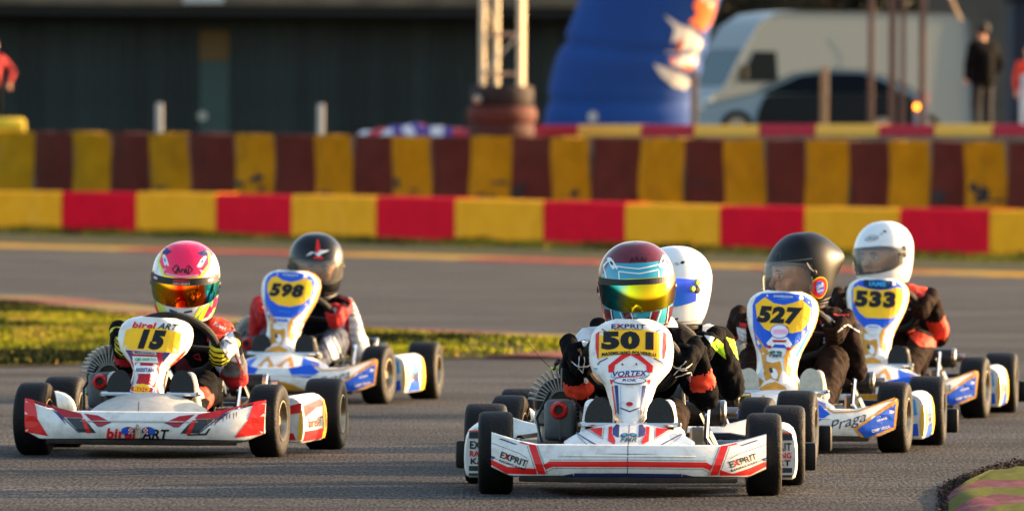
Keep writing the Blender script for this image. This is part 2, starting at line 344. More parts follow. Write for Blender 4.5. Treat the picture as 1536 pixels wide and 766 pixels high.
def nose_y(z): return -.10+.27*((z-.18)/.36)+.02*math.sin((z-.18)/.36*math.pi)
def nose_fn(tab, dep=.05):
    def f(u, z):
        w_ = interp(tab, z); a = abs(u); s = 1 if u >= 0 else -1; c = min(1, a)
        y = nose_y(z)+.03*c**3+.012*c**8
        x = w_*c*s
        if a > 1: e = (a-1)/.4; x = s*(w_+.012*math.sin(e*math.pi*.5)); y += dep*e
        return Vector((x, y, z))
    return f, (lambda x, z: f(x/max(.02, interp(tab, z)), z))
def nose_mesh(tab, mats, mf, dep=.05):
    f, _ = nose_fn(tab, dep); us = [-1.4, -1.25, -1.1, -1.0]+lsp(-.97, .97, 21)+[1.0, 1.1, 1.25, 1.4]
    z0, z1 = tab[0][0], tab[-1][0]
    zs = lsp(z0, z1, 36)
    m = MB(); m.grid(f, us, zs, mi=mf)
    # rounded top lip and inner skin give the shell thickness
    V = [f(u, z1) for u in us]; V2 = [p+Vector((0, .025, -.006)) for p in V]; n = len(us); m.add(V+V2, [(i, i+1, n+i+1, n+i) for i in range(n-1)], 0)
    m.grid(lambda u, z: f(u*.995, z)+Vector((0, .006, 0)), us, lsp(z0+.004, z1-.004, 14), mi=0)
    return m.mesh('nose_panel', mats, ang=40)

def swheel(root, S):
    c, r, tilt = S['wc'], S.get('wr', .145), R(45)
    U = Vector((0, -math.sin(tilt), math.cos(tilt)))*1; X = Vector((1, 0, 0)); rot = S.get('steer', 0)
    X2 = X*math.cos(rot)+U*math.sin(rot); U2 = U*math.cos(rot)-X*math.sin(rot); c = Vector(c); n = U.cross(X)
    m = MB(); pts = []
    for k in range(40):
        a = 2*math.pi*k/40; rr = r*(1 if math.sin(a) > -.8 else .95); pts.append(c+X2*math.cos(a)*rr+U2*math.sin(a)*rr)
    m.tube(pts, .0145, 10, closed=True)
    o = ob('steering_wheel', m.mesh('steering_wheel', M_SUEDE), root)
    m = MB()
    for a in (R(0), R(180), R(270)): m.tube([c, c+X2*math.cos(a)*r*.6+U2*math.sin(a)*r*.6, c+X2*math.cos(a)*r*.97+U2*math.sin(a)*r*.97], [.014, .010, .009], 8)
    m.box(c, (.07, .02, .05), .006, rot=(R(45), 0, 0)); ob('wheel_spokes', m.mesh('wheel_spokes', M_BLACKMT), o)
    m = MB(); m.tube([c, Vector((0, .02, .10))], .011, 10); ob('steering_column', m.mesh('steering_column', M_STEEL), root)
    return c, r, X2, U2, n

def frame_parts(root, S):
    yr = .95
    def fr():
        m = MB()
        for s in (-1, 1):
            m.tube([(s*.11, -.14, .075), (s*.15, -.02, .07), (s*.22, .15, .062), (s*.29, .40, .06), (s*.30, .70, .062), (s*.27, .86, .10), (s*.27, 1.0, .12)], .014, 8)
            m.tube([(s*.15, -.02, .075), (s*.30, -.03, .10), (s*.345, 0, .125)], .013, 8)
            m.tube([(s*.29, .14, .07), (s*.36, .14, .09), (s*.40, .20, .09), (s*.40, .64, .09), (s*.36, .70, .09), (s*.29, .70, .07)], .010, 6)
            m.tube([(s*.10, -.13, .078), (s*.10, -.22, .10), (s*.085, -.245, .11)], .009, 6)
            m.tube([(s*.1, .14, .06), (s*.05, .18, .25), (0, .24, .33)], .008, 6)
        m.tube([(-.11, -.14, .075), (.11, -.14, .075)], .014, 8); m.tube([(-.27, .2, .062), (.27, .2, .062)], .014, 8)
        m.tube([(-.30, .66, .062), (.30, .66, .062)], .013, 8); m.tube([(-.085, -.245, .11), (.085, -.245, .11)], .009, 6)
        m.tube([(-.30, -.15, .10), (-.2, -.20, .10), (.2, -.20, .10), (.30, -.15, .10)], .009, 6)
        return m.mesh('frame', M_CHROME)
    ob('frame', cached('frame', fr), root)
    def tray(): return MB().prism([(-.2, -.13), (.2, -.13), (.27, .2), (.27, .5), (-.27, .5), (-.27, .2)], .040, .046, 'Z').mesh('floor_tray', M_BLACKMT)
    ob('floor_tray', cached('tray', tray), root)
    ob('rear_axle', cached('axle', lambda: MB().tube([(-.50, yr, .125), (.50, yr, .125)], .0165, 12).mesh('rear_axle', M_STEEL)), root)
    def knuck():
        m = MB(); m.tube([(-.42, 0, .125), (-.33, 0, .125)], .011, 8); m.tube([(-.345, 0, .09), (-.345, 0, .17)], .012, 8); m.tube([(-.345, 0, .12), (-.33, .07, .12)], .008, 6); return m.mesh('stub_axle', M_STEEL)
    k = cached('knuck', knuck); ob('stub_axle', k, root); ob('stub_axle', k, root, Matrix.Scale(-1, 4, (1, 0, 0)))
    def rod(s): return MB().tube([(s*.01, .06, .11), (s*.33, .07, .12)], .006, 6).mesh('tie_rod', M_CHROME)
    for s in (-1, 1): ob('tie_rod', cached(('rod', s), lambda: rod(s)), root)
    def ped():
        m = MB(); m.tube([(-.10, -.03, .07), (-.10, -.045, .15), (-.10, -.06, .215)], .007, 6); m.tube([(-.155, -.062, .216), (-.05, -.062, .216)], .008, 8); m.tube([(-.155, -.062, .216), (-.158, -.03, .216)], .008, 8); return m.mesh('pedal', M_CHROME)
    p = cached('pedal', ped); fx = S.get('fx', .095)-.1
    for s in (-1, 1): ob('pedal', p, root, Matrix.Translation((s*fx, 0, S.get('pz', 0))) @ (Matrix.Scale(-1, 4, (1, 0, 0)) if s > 0 else Matrix()))
    def seat():
        m = MB()
        def g(a, t):
            w_ = .165-.02*abs(t-.4); y = .50+.30*t-.06*math.cos(a)*(1-t)*1.2; z = .08+.26*t**1.6
            x = w_*math.sin(a); f = 1-math.cos(a)
            return Vector((x, y-.14*f*(.4+.6*t), z+.10*f*(1-t*.6)))
        m.grid(g, lsp(-1.75, 1.75, 25), lsp(0, 1, 12)); m.grid(lambda a, t: g(a, t)+Vector((0, .006, -.006)), lsp(-1.75, 1.75, 25), lsp(0, 1, 12))
        for q in (-1.75, 1.75): m.tube([g(q, t) for t in lsp(0, 1, 12)], .006, 6)
        return m.mesh('seat', M_SEAT)
    ob('seat', cached('seat', seat), root)
    def seatst():
        m = MB()
        for s in (-1, 1): m.tube([(s*.29, .66, .07), (s*.2, .78, .25)], .008, 6)
        m.tube([(.29, .4, .07), (.23, .45, .16), (.235, .50, .26)], .009, 6)
        return m.mesh('seat_stay', M_CHROME)
    ob('seat_stay', cached('stay', seatst), root)
    def brake():
        m = MB(); m.lathe([(.02, .004), (.085, .004), (.085, -.004), (.02, -.004)], c=(.2, yr, .125), seg=30, closed=True); m.box((.2, yr-.08, .15), (.05, .05, .07), .008); return m.mesh('brake_disc', M_STEEL)
    ob('brake_disc', cached('brake', brake), root)
    def spr():
        m = MB(); m.lathe([(.02, .003), (.07, .003), (.07, -.003), (.02, -.003)], c=(-.27, yr, .125), seg=36, closed=True); return m.mesh('sprocket', M_BRASS)
    ob('sprocket', cached('spr', spr), root)
    def clutter():
        m = MB(); rr = random.Random(3)
        for k in range(7): # hoses and cables beside the seat
            x0 = rr.choice((-1, 1))*rr.uniform(.17, .27); m.tube([(x0, .15+rr.random()*.2, .07), (x0+rr.uniform(-.04, .04), .4, .10+rr.random()*.06), (x0+rr.uniform(-.03, .03), .7, .09+rr.random()*.1)], .005, 6)
        m.box((.27, .42, .10), (.05, .07, .06), .01); m.box((.22, .30, .09), (.035, .05, .04), .008)
        return m.mesh('cables', M_BLACKPL)
    ob('cables', cached('clut', clutter), root)
    def tank():
        m = MB(); m.box((0, .30, .12), (.12, .16, .12), .025, seg=2); m.lathe([(0, .205), (.022, .205), (.024, .178), (0, .178)], c=(0, .27, 0), ax='Z', seg=14); return m.mesh('fuel_tank', K('milky fuel tank', '#6a6250', rough=.45))
    ob('fuel_tank', cached('tank', tank), root)

def engine_parts(root, S):
    ex = S.get('ex', -.225)
    def core():
        m = MB(); m.box((-.225, .60, .15), (.13, .16, .14), .02, seg=2); m.lathe([(0, -.30), (.05, -.30), (.056, -.29), (.056, -.27), (0, -.27)], c=(0, .6, .14), seg=24)
        m.box((-.225, .60, .245), (.085, .10, .07), .01)
        for k in range(5): m.box((-.225, .60, .225+k*.013), (.11, .125, .004), 0)
        m.box((-.285, .535, .22), (.045, .05, .05), .008)
        m.tube([(-.225, .66, .23), (-.12, .72, .2), (.05, .80, .2), (.15, .80, .225)], [.02, .024, .026, .03], 10)
        m.lathe([(0, .553), (.078, .553), (.084, .56), (.084, .64), (.078, .647), (0, .647)], ax='Y', c=(-.225, 0, .262), seg=28, mi=1)
        m.box((-.17, .50, .19), (.02, .10, .03), .006); m.tube([(-.19, .5, .28), (-.15, .42, .24), (-.16, .3, .12)], .006, 6, mi=1); m.tube([(-.26, .52, .3), (-.3, .45, .22), (-.27, .3, .1)], .005, 6, mi=1); m.box((-.285, .60, .20), (.02, .12, .08), .005)
        return m.mesh('engine', [M_CASE, M_BLACKMT])
    e = ob('engine', cached('engine', core), root, Matrix.Translation((ex+.225, 0, 0)))
    fin = cached('fin', lambda: MB().box((0, 0, .070), (.0050, .11, .072), .0012).mesh('cooling_fin', M_FIN))
    for k in range(19):
        a = R(-84+168*k/18); ob('cooling_fin', fin, e, Matrix.Translation((-.225, .60, .268)) @ Matrix.Rotation(a, 4, 'Y'))
    def plug():
        m = MB(); m.tube([(-.225, .6, .29), (-.225, .6, .36)], .006, 8); m.tube([(-.225, .6, .355), (-.225, .6, .39), (-.19, .63, .39), (-.15, .68, .33)], .010, 8); return m.mesh('spark_plug', M_BLACKPL)
    ob('spark_plug', cached('plug', plug), e)
    def box():
        m = MB(); m.box((-.225, .44, .215), (.098, .11, .125), .016, seg=3, taper=None); m.box((-.225, .382, .205), (.004, .004, .1), 0)
        return m.mesh('airbox', M_AIRBOX)
    a = ob('airbox', cached('airbox', box), root, Matrix.Translation((ex+.225, 0, S.get('az', 0))))
    def ring():
        m = MB(); m.lathe([(.013, -.014), (.017, -.02), (.024, -.018), (.028, -.006), (.027, .01), (.013, .01)], ax='Y', c=(-.228, .385, .248), seg=28, closed=True); return m.mesh('intake_ring', M_REDPL)
    ob('intake_ring', cached('ring', ring), a)
    ob('intake_bore', cached('bore', lambda: MB().lathe([(0, .0), (.0135, .0), (.0135, .01), (0, .01)], ax='Y', c=(-.228, .378, .248), seg=20).mesh('intake_bore', M_BLK)), a)
    ob('carburettor', cached('carb', lambda: MB().lathe([(0, .49), (.022, .49), (.026, .51), (.02, .53), (.02, .55), (0, .55)], ax='Y', c=(-.225, 0, .2), seg=16).box((-.225, .52, .175), (.04, .04, .03), .006).mesh('carburettor', M_CASE)), root, Matrix.Translation((ex+.225, 0, 0)))
    mx = S.get('mx', 0.)
    def muf():
        m = MB(); m.lathe([(0, .15), (.030, .15), (.041, .158), (.041, .285), (.038, .29), (0, .29)], c=(0, .80, .23), seg=28); return m.mesh('exhaust_muffler', M_BLACKMT)
    u = ob('exhaust_muffler', cached('muf', muf), root, Matrix.Translation((mx, 0, S.get('mz', 0.))))
    ob('muffler_band', cached('band', lambda: MB().lathe([(.0412, .272), (.0425, .274), (.0425, .286), (.036, .292), (.036, .272)], c=(0, .80, .23), seg=28, closed=True).mesh('muffler_band', M_STEEL)), u)
    ob('tail_pipe', cached('tail', lambda: MB().lathe([(.0, .285), (.018, .285), (.018, .322), (.02, .326), (.014, .326), (.014, .30), (0, .30)], c=(0, .80, .232), seg=18).mesh('tail_pipe', M_STEEL)), u)

POD_PROF = [(.385, .042), (.383, .10), (.384, .15), (.392, .172), (.405, .188), (.425, .200), (.45, .207), (.472, .208), (.490, .202), (.503, .190), (.511, .170), (.516, .135), (.517, .10), (.515, .07), (.510, .050), (.500, .042)]
def pod_pt(y, k, sc=1.):
    x, z = POD_PROF[k]; e = min(1, min(y-.16, .70-y)/.05+.0); q = .90+.10*math.sqrt(max(0, 1-(1-max(0, e))**2))
    cx, cz = .455, .12; return Vector((cx+(x-cx)*q, y, cz+(z-cz)*q))
def pod_mesh(mats, side):
    m = MB(); ys = [.16, .165, .175, .19, .21]+lsp(.25, .65, 7)+[.67, .685, .70]; n = len(POD_PROF); V = [pod_pt(y, k) for y in ys for k in range(n)]; F = []; mm = []
    for i in range(len(ys)-1):
        for k in range(n): F.append((i*n+k, i*n+(k+1) % n, (i+1)*n+(k+1) % n, (i+1)*n+k)); mm.append(0)
    F += [tuple(range(n))[::-1], tuple((len(ys)-1)*n+k for k in range(n))]; mm += [0, 0]
    if side < 0: V = [Vector((-p.x, p.y, p.z)) for p in V]
    return m.add(V, F, mm).mesh('side_pod', mats, ang=45)
def pod_side(s):
    def f(y, z):
        k = interp([(.042, .500), (.05, .510), (.07, .515), (.10, .517), (.135, .516), (.17, .511), (.19, .503), (.202, .49)], z); e = max(0, min(1, min(y-.16, .70-y)/.05)); q = .90+.10*math.sqrt(max(0, 1-(1-e)**2)); return Vector((s*(.455+(k-.455)*q+.0008), y, .12+(z-.12)*q))
    return f
def front_plane(y): return lambda x, z: Vector((x, y, z))

def make_kart(S):
    root = empty('racing_kart', S['loc'], -R(S['yaw']))
    thing(root, S['label'], 'kart', 'karts racing on the track')
    st = S.get('wsteer', 0)
    wheel(root, -.412, 0, .1275, .105, st); wheel(root, .412, 0, .1275, .105, st)
    wheel(root, -.474, .95, .128, .13); wheel(root, .474, .95, .128, .13)
    frame_parts(root, S); engine_parts(root, S)
    bp = ob('front_bumper', bumper_mesh(S['bump_mat']), root)
    dk = ob('bumper_hood', deck_mesh(S.get('deck_mat', S['bump_mat'])), bp)
    ob('skid_lip', cached('lip', lambda: MB().tube([(x, b_yf(x)+.03, .054) for x in lsp(-.33, .33, 15)], .010, 6).mesh('skid_lip', K('scraped bumper underside', '#241e18', rough=.8, var=.5))), bp)
    S['bump_fn'](bp, dk)
    np_ = ob('nose_panel', nose_mesh(S['tab'], S['nose_mats'], S['nose_mf'], S.get('dep', .05)), root, Matrix.Shear('XY', 4, (S.get('shear', 0), 0)) if 0 else None)
    if S.get('shear'):
        np_.matrix_local = Matrix(((1, 0, S['shear'], -S['shear']*.35), (0, 1, 0, 0), (0, 0, 1, 0), (0, 0, 0, 1)))
    S['nose_fn'](np_, nose_fn(S['tab'], S.get('dep', .05))[1], nose_fn(S['tab'], S.get('dep', .05))[0])
    for s in (-1, 1):
        p = ob('side_pod', pod_mesh(S['pod_mats'], s), root); S['pod_fn'](p, s)
    big = S.get('rbw', True)
    def rb():
        m = MB()
        m.tube([(-.37, 1.11, .12), (-.3, 1.17, .13), (.3, 1.17, .13), (.37, 1.11, .12)], .03, 10)
        for s in (-1, 1): m.box((s*(.553 if big else .50), 1.16, .085), (.05, .05, .09), .010, seg=2); m.tube([(s*.3, 1.17, .13), (s*.5, 1.16, .10)], .022, 8); m.tube([(s*.27, .98, .12), (s*.27, 1.16, .13)], .012, 6)
        return m.mesh('rear_bumper', M_BLACKPL)
    ob('rear_bumper', cached(('rb', big), rb), root)
    W = swheel(root, S); return root, W

# ------------------------------------------------------------------ people
def voxel(name, mb, vox, it=4):
    me = mb.mesh('tmp', M_BLK, smooth=False, weld=False); o = bpy.data.objects.new('tmp', me); COL.objects.link(o)
    r = o.modifiers.new('r', 'REMESH'); r.mode = 'VOXEL'; r.voxel_size = vox; s = o.modifiers.new('s', 'SMOOTH'); s.factor = .5; s.iterations = it
    bpy.context.view_layer.update(); out = bpy.data.meshes.new_from_object(o.evaluated_get(bpy.context.evaluated_depsgraph_get()))
    bpy.data.objects.remove(o); bpy.data.meshes.remove(me); out.name = name; out.materials.clear(); out.polygons.foreach_set('use_smooth', [True]*len(out.polygons)); return out
def cap(mb, a, b, ra, rb, seg=14):
    a, b = Vector(a), Vector(b); d = (b-a); L = d.length; d = d/L if L > 1e-6 else Vector((0, 0, 1)); P = []; r = []
    for k in range(5): t = R(90-90*k/4.); P.append(a-d*ra*math.sin(t)); r.append(max(1e-4, ra*math.cos(t)))
    for k in range(5): t = R(90*k/4.); P.append(b+d*rb*math.sin(t)); r.append(max(1e-4, rb*math.cos(t)))
    return mb.tube(P, r, seg)
def body_mesh(name, caps, mats, mfn, vox=.009, wr=.0035, smooth=5):
    mb = MB()
    for c in caps: cap(mb, *c[:4])
    me = voxel(name, mb, vox, smooth); n = len(me.vertices); co = np.empty(n*3); me.vertices.foreach_get('co', co); co = co.reshape(-1, 3)
    D = np.empty((len(caps), n)); T = np.empty((len(caps), n))
    for i, c in enumerate(caps):
        a = np.array(c[0], float); b = np.array(c[1], float); d = b-a; L = max(1e-9, d @ d); t = np.clip(((co-a) @ d)/L, 0, 1); T[i] = t
        D[i] = np.linalg.norm(co-(a+t[:, None]*d), axis=1)-(c[2]+(c[3]-c[2])*t)
    lab = D.argmin(0); tt = T[lab, np.arange(n)]
    if wr:
        no = np.empty(n*3); me.vertices.foreach_get('normal', no); no = no.reshape(-1, 3); dd = np.zeros(n)
        for i in range(n):
            c = caps[lab[i]]; ax = (Vector(c[1])-Vector(c[0])); ax = ax.normalized() if ax.length > 1e-6 else Vector((0, 0, 1)); p = Vector(co[i]); al = ax*(p.dot(ax))
            q = (p-al)*13+al*21+Vector((lab[i]*3.1, 0, 0)); v = noise.noise(q); v2 = noise.noise(p*34+Vector((3, 1, 7))); v3 = noise.noise(p*12)
            dd[i] = (.6-abs(v)*2.6)*wr*(.7+v3)+(.5-abs(v2)*2)*wr*.5
        co = co+no*dd[:, None]; me.vertices.foreach_set('co', co.ravel())
    for m in mats: me.materials.append(m)
    for p in me.polygons:
        i = p.vertices[0]; p.material_index = mfn(caps[lab[i]][4], tt[i], p.center)
    me.update(); return me

HROW = [(-.132, .078, .098, .060), (-.118, .096, .128, .082), (-.085, .109, .144, .104), (-.035, .117, .145, .124), (.015, .1205, .136, .137), (.055, .117, .120, .136), (.092, .102, .094, .120), (.118, .078, .066, .094), (.136, .045, .034, .055), (.142, .0005, .0005, .0005)]
_q = lsp(0, 9, 181); _z = [crom(HROW, q)[0] for q in _q]
def h_q(z):
    z = max(_z[0], min(_z[-1], z)); return float(np.interp(z, _z, _q))
def h_pt(az, z, k=1., q=None, back=None):
    r = crom(HROW, h_q(z) if q is None else q); a = R(az); s, c = math.sin(a), math.cos(a)
    f = r[2] if c > 0 else r[3]
    if back and c < 0: f = f+back*max(0, -c)**3*math.exp(-((r[0]-.03)/.05)**2)
    return Vector((r[1]*s*k, -f*c*k, r[0]*(1 if k == 1 else 1+(k-1)*.3)))
def h_front(x, z):
    r = crom(HROW, h_q(z)); s = max(-.985, min(.985, x/max(.02, r[1]))); return Vector((r[1]*s, -r[2]*math.sqrt(1-s*s), z))
def se(az, z, A=74, zc=-.010, h=.046): return (abs(az)/A)**3.4+(abs(z-zc)/h)**3.4
def helmet(parent, M, shell_mats, mf, visor, open_=False, back=None, trim=M_TRIM, label=None, vt=1., port=(74, -.010, .046)):
    PA, PZ, PH = port
    m = MB(); azs = lsp(-180, 180, 97)[:-1]; qs = lsp(0, 9, 61); V = []; F = []; mm = []; n = len(azs)
    ins = {}
    for j, q in enumerate(qs):
        z = crom(HROW, q)[0]
        for i, az in enumerate(azs):
            V.append([az, z, q]); ins[(i, j)] = open_ and se(az, z, *port) < 1
    for j in range(len(qs)-1):
        for i in range(n):
            i2 = (i+1) % n; cs = [(i, j), (i2, j), (i2, j+1), (i, j+1)]
            if all(ins[c] for c in cs): continue
            for c in cs:
                if ins[c]:
                    v = V[c[1]*n+c[0]]; az, z = v[0], v[1]; k = max(se(az, z, *port), 1e-4)**(-1/3.4); v[0] = az*k; v[1] = PZ+(z-PZ)*k; v[2] = h_q(v[1])
            F.append([b*n+a for a, b in cs]); mm.append(mf((azs[i]+azs[i]+3.75)/2, (crom(HROW, qs[j])[0]+crom(HROW, qs[j+1])[0])/2))
    m.add([h_pt(a, z, q=q, back=back) for a, z, q in V], F, mm)
    m.add([h_pt(a, z, k=.9 if j_ else .9, q=q) for (a, z, q), j_ in zip(V, range(len(V)))], F, len(shell_mats))
    me = m.mesh('helmet', list(shell_mats)+[M_TRIM], ang=60)
    o = ob('helmet', me, parent, M, label)
    m = MB(); m.tube([h_pt(a, 0, k=.985, q=0)+Vector((0, 0, -.002)) for a in lsp(-180, 172.5, 48)], .009, 8, closed=True); ob('neck_roll', m.mesh('neck_roll', trim), o)
    if open_:
        P = [];
        for k in range(64):
            t = 2*math.pi*k/64; c, s = math.cos(t), math.sin(t); kk = (abs(c)**3.4+abs(s)**3.4)**(-1/3.4); P.append(h_pt(PA*c*kk, PZ+PH*s*kk, .975))
        ob('eyeport_trim', MB().tube(P, .0055, 6, closed=True).mesh('eyeport_trim', trim), o)
    def vz(az, t):
        e = (abs(az)/86)**3; lo, hi = PZ-PH-.004+.030*e*vt, PZ+PH+.006-.022*e*vt; return lo+(hi-lo)*t
    vm = MB(); vf = lambda az, t: h_pt(az, vz(az, t), 1.03)
    vm.grid(vf, lsp(-86, 86, 41), lsp(0, 1, 9))
    if not open_: vm.grid(lambda az, t: h_pt(az, vz(az, t), 1.005), lsp(-86, 86, 41), lsp(0, 1, 9))
    for t in (0, 1): vm.add([vf(a, t) for a in lsp(-86, 86, 41)]+[h_pt(a, vz(a, t), 1.0) for a in lsp(-86, 86, 41)], [(i, i+1, 42+i, 41+i) for i in range(40)], 0) if not open_ else None
    vo = ob('visor', vm.mesh('visor', visor, ang=60), o)
    sm_ = MB()
    sm_.tube([h_pt(a, -.107+.004*math.cos(R(a*2)), 1.002, back=back) for a in lsp(-180, 175, 72)], .0012, 4, closed=True); sm_.tube([h_pt(a, -.122, 1.004) for a in lsp(-180, 172.5, 48)], .0045, 6, closed=True); ob('edge_seal', sm_.mesh('edge_seal', M_TRIM), o)
    pm = MB()
    for s in (-1, 1):
        p = h_pt(s*88, -.004, 1.03); pm.lathe([(0, s*.003), (.009, s*.0025), (.013, -s*.001), (.013, -s*.010)], c=tuple(p), seg=18)
    ob('visor_pivot', pm.mesh('visor_pivot', M_BLACKPL), o)
    return o
def vent(P, x, z, s, m1, m2=None):
    P.poly([(x-.016*s, z+.012), (x-.010*s, z+.017), (x+.002*s, z+.008), (x+.013*s, z-.012), (x+.010*s, z-.016), (x+.004*s, z-.011), (x-.001*s, z-.017), (x-.006*s, z-.012)], m1, 2)
    P.ell((x-.004*s, z+.001), (.0035, .006), m2 or M_BLK, 3, 10, .5*s)

def head_mesh():
    m = MB(); cap(m, (0, -.01, .03), (0, .01, -.01), .085, .078); cap(m, (0, -.035, -.04), (0, -.045, -.07), .052, .034)
    cap(m, (0, -.085, .012), (0, -.106, -.022), .010, .0125); cap(m, (-.03, -.077, .026), (.03, -.077, .026), .012, .012); cap(m, (-.012, -.085, -.054), (.012, -.085, -.054), .009, .009)
    for s in (-1, 1): cap(m, (s*.038, -.055, -.02), (s*.03, -.06, -.04), .024, .022)
    me = voxel('head', m, .004, 3); me.materials.append(M_SKIN); return me
def face(parent, Mh):
    h = ob('head', cached('head', head_mesh), parent, Mh)
    m = MB()
    for s in (-1, 1): m.lathe([(0, -.011), (.008, -.008), (.011, 0), (0, .002)], ax='Y', c=(s*.031, -.0775, .008), seg=14)
    ob('eye', cached('eyes', lambda: m.mesh('eye', M_EYE)), h)
    m2 = MB()
    for s in (-1, 1): m2.lathe([(0, -.0125), (.0045, -.0115), (.0055, -.008), (0, -.006)], ax='Y', c=(s*.031, -.0775, .007), seg=12); m2.tube([(s*.015, -.091, .026), (s*.03, -.092, .030), (s*.046, -.083, .025)], [.003, .0045, .002], 6); m2.tube([(s*.02, -.0885, .0155), (s*.031, -.091, .0175), (s*.043, -.083, .014)], .0022, 5)
    ob('eyebrow', cached('brows', lambda: m2.mesh('eyebrow', M_PUPIL)), h)
    ob('mouth', cached('mouth', lambda: MB().tube([(-.02, -.091, -.052), (0, -.0965, -.050), (.02, -.091, -.052)], [.002, .0045, .002], 6).mesh('mouth', M_LIP)), h)
    return h

# glove built in its own frame: X = outwards from the wheel hub, Z = along the rim, -Y = side of the rim that faces the camera
def glove_geo():
    m = MB()
    for k in range(3): cap(m, (.040, .016, -.026+.026*k), (.034, -.010, -.024+.024*k), .017, .016)
    cap(m, (.045, .026, -.022), (.045, .026, .022), .018, .018)
    L = [.92, 1.05, 1.0, .85]
    for k in range(4):
        z = -.032+.0205*k; l = L[k]; a = (.036, -.016, z); b = (.020*1, -.034*l, z*1.03); c = (-.004, -.033*l, z*1.05); d = (-.020, -.012, z*1.04)
        cap(m, a, b, .0100, .0098); cap(m, b, c, .0098, .0090); cap(m, c, d, .0090, .0078)
    cap(m, (.036, .026, .026), (.018, .026, .040), .0125, .011); cap(m, (.018, .026, .040), (-.004, .018, .046), .011, .009)
    cap(m, (.045, .030, -.01), (.050, .062, -.026), .024, .023); cap(m, (.050, .062, -.026), (.050, .088, -.032), .027, .030)
    me = voxel('glove', m, .0033, 3); return me
def driver(S, W, root):
    """seated figure holding the wheel; coordinates in the kart frame"""
    D = S['drv']; c, r, X, U, n = W
    pr = empty('person', root.location, root.rotation_euler.z); thing(pr, D['label'], 'kart driver', 'kart drivers')
    hx, hy, hz = D['head']; lean = D.get('lean', 0.)
    caps = []; hips = (0, .66, .14); ch = (lean*.6, .655, hz-.30); nk = (hx*.9, .65, hz-.15)
    A = caps.append
    A(((-.055, .66, .14), (.055, .66, .14), .095, .095, 'hip')); A(((0, .65, .16), (lean*.5, .635, hz-.30), .10, .105, 'belly'))
    A(((lean*.6-.05, .64, hz-.27), (lean*.6+.05, .64, hz-.27), .10, .10, 'chest')); A(((lean-.075, .65, hz-.20), (lean+.075, .65, hz-.20), .075, .075, 'yoke'))
    A(((lean, .65, hz-.2), nk, .07, .055, 'neck')); A((nk, (hx, hy, hz-.06), .05, .05, 'neck'))
    gm = cached('glove', glove_geo); gobs = []
    wr = {}
    for s in (-1, 1):
        a = R(D.get('hang', 8)) if s > 0 else R(180-D.get('hangl', D.get('hang', 8)))
        a += 0; O = X*math.cos(a)+U*math.sin(a); T = (-X*math.sin(a)+U*math.cos(a))*s; p = c+O*r; cam_side = -n if n.y > 0 else n
        # columns: local X -> O, local Z -> T, local Y -> away from the camera
        Yv = n if n.y > 0 else -n
        Mg = Matrix(((O.x, Yv.x, T.x, p.x), (O.y, Yv.y, T.y, p.y), (O.z, Yv.z, T.z, p.z), (0, 0, 0, 1)))
        wr[s] = Mg @ Vector((.050, .098, -.034)); el = D['elbow'][s]; sh = (lean+s*D.get('shw', .135), .64, hz-.185)
        me = gm.copy(); me.materials.clear()
        for q in D['glove_mats']: me.materials.append(q)
        gf = D['glove_fn']
        for f in me.polygons: f.material_index = gf(f.center)
        g = ob('glove', me, pr, Mg); gobs.append(g)
        nm = 'armR' if s > 0 else 'armL'
        A(((lean+s*.08, .645, hz-.185), sh, .062, .058, 'sh'+nm[-1])); A((sh, el, .056, .046, 'up'+nm[-1])); A((el, wr[s], .046, .032, 'fo'+nm[-1]))
    fx = S.get('fx', .095)
    for s in (-1, 1):
        kn = (s*D.get('knx', .17)*(1 if s > 0 else .7), .36, D.get('knz', .27)); an = (s*(fx+.028), .085, .165+S.get('pz', 0))
        A(((s*.075, .62, .13), kn, .078, .056, 'thigh')); A((kn, an, .055, .038, 'shin'))
    body = ob('body', body_mesh('body', caps, D['mats'], D['mfn'], vox=.0075, wr=.0075, smooth=4), pr)
    def sh_up():
        m = MB(); cap(m, (0, .10, .135), (0, .06, .16), .030, .036); cap(m, (0, .07, .15), (0, .015, .235), .034, .030); cap(m, (0, .015, .235), (0, -.005, .27), .030, .024); cap(m, (0, .10, .16), (0, .1, .2), .033, .036); return voxel('shoe', m, .005, 2)
    def so():
        m = MB(); P = []
        for k in range(28):
            t = 2*math.pi*k/28; P.append((.043*math.cos(t), .068*math.sin(t)))
        m.prism(P, -.008, .008, 'Y'); return m.mesh('shoe_sole', M_SOLE, ang=50)
    for s in (-1, 1):
        me = cached('shoe', sh_up).copy(); me.materials.clear(); me.materials.append(D['shoe'])
        o = ob('shoe', me, pr, Matrix.Translation((s*(fx+.022), 0, S.get('pz', 0))))
        sm_ = cached('sole', so).copy(); sm_.materials.clear(); sm_.materials.append(D.get('sole', M_SOLE)); ob('shoe_sole', sm_, o, Matrix.Translation((-s*.022, -.036, .232)) @ Matrix.Rotation(R(-18), 4, 'X') @ Matrix.Rotation(R(-6*s), 4, 'Y'))
    hy_, hp_, hr_ = D['hrot']
    Mh = Matrix.Translation((hx, hy, hz)) @ Matrix.Rotation(R(hy_), 4, 'Z') @ Matrix.Rotation(R(hp_), 4, 'X') @ Matrix.Rotation(R(hr_), 4, 'Y')
    h = helmet(pr, Mh, *D['helm'], **D.get('hkw', {}))
    if D.get('face'): face(pr, Mh @ Matrix.Translation((0, -.016, -.012)))
    m = MB(); m.tube([(hx+.075*math.cos(t), .65+.07*math.sin(t), hz-.155+.012*math.sin(3*t)) for t in lsp(0, 6.0, 20)], .026, 10, closed=True)
    col = ob('collar', m.mesh('collar', D.get('collar', M_SUITB)), pr)
    if D.get('deco'): D['deco'](h)
    return pr

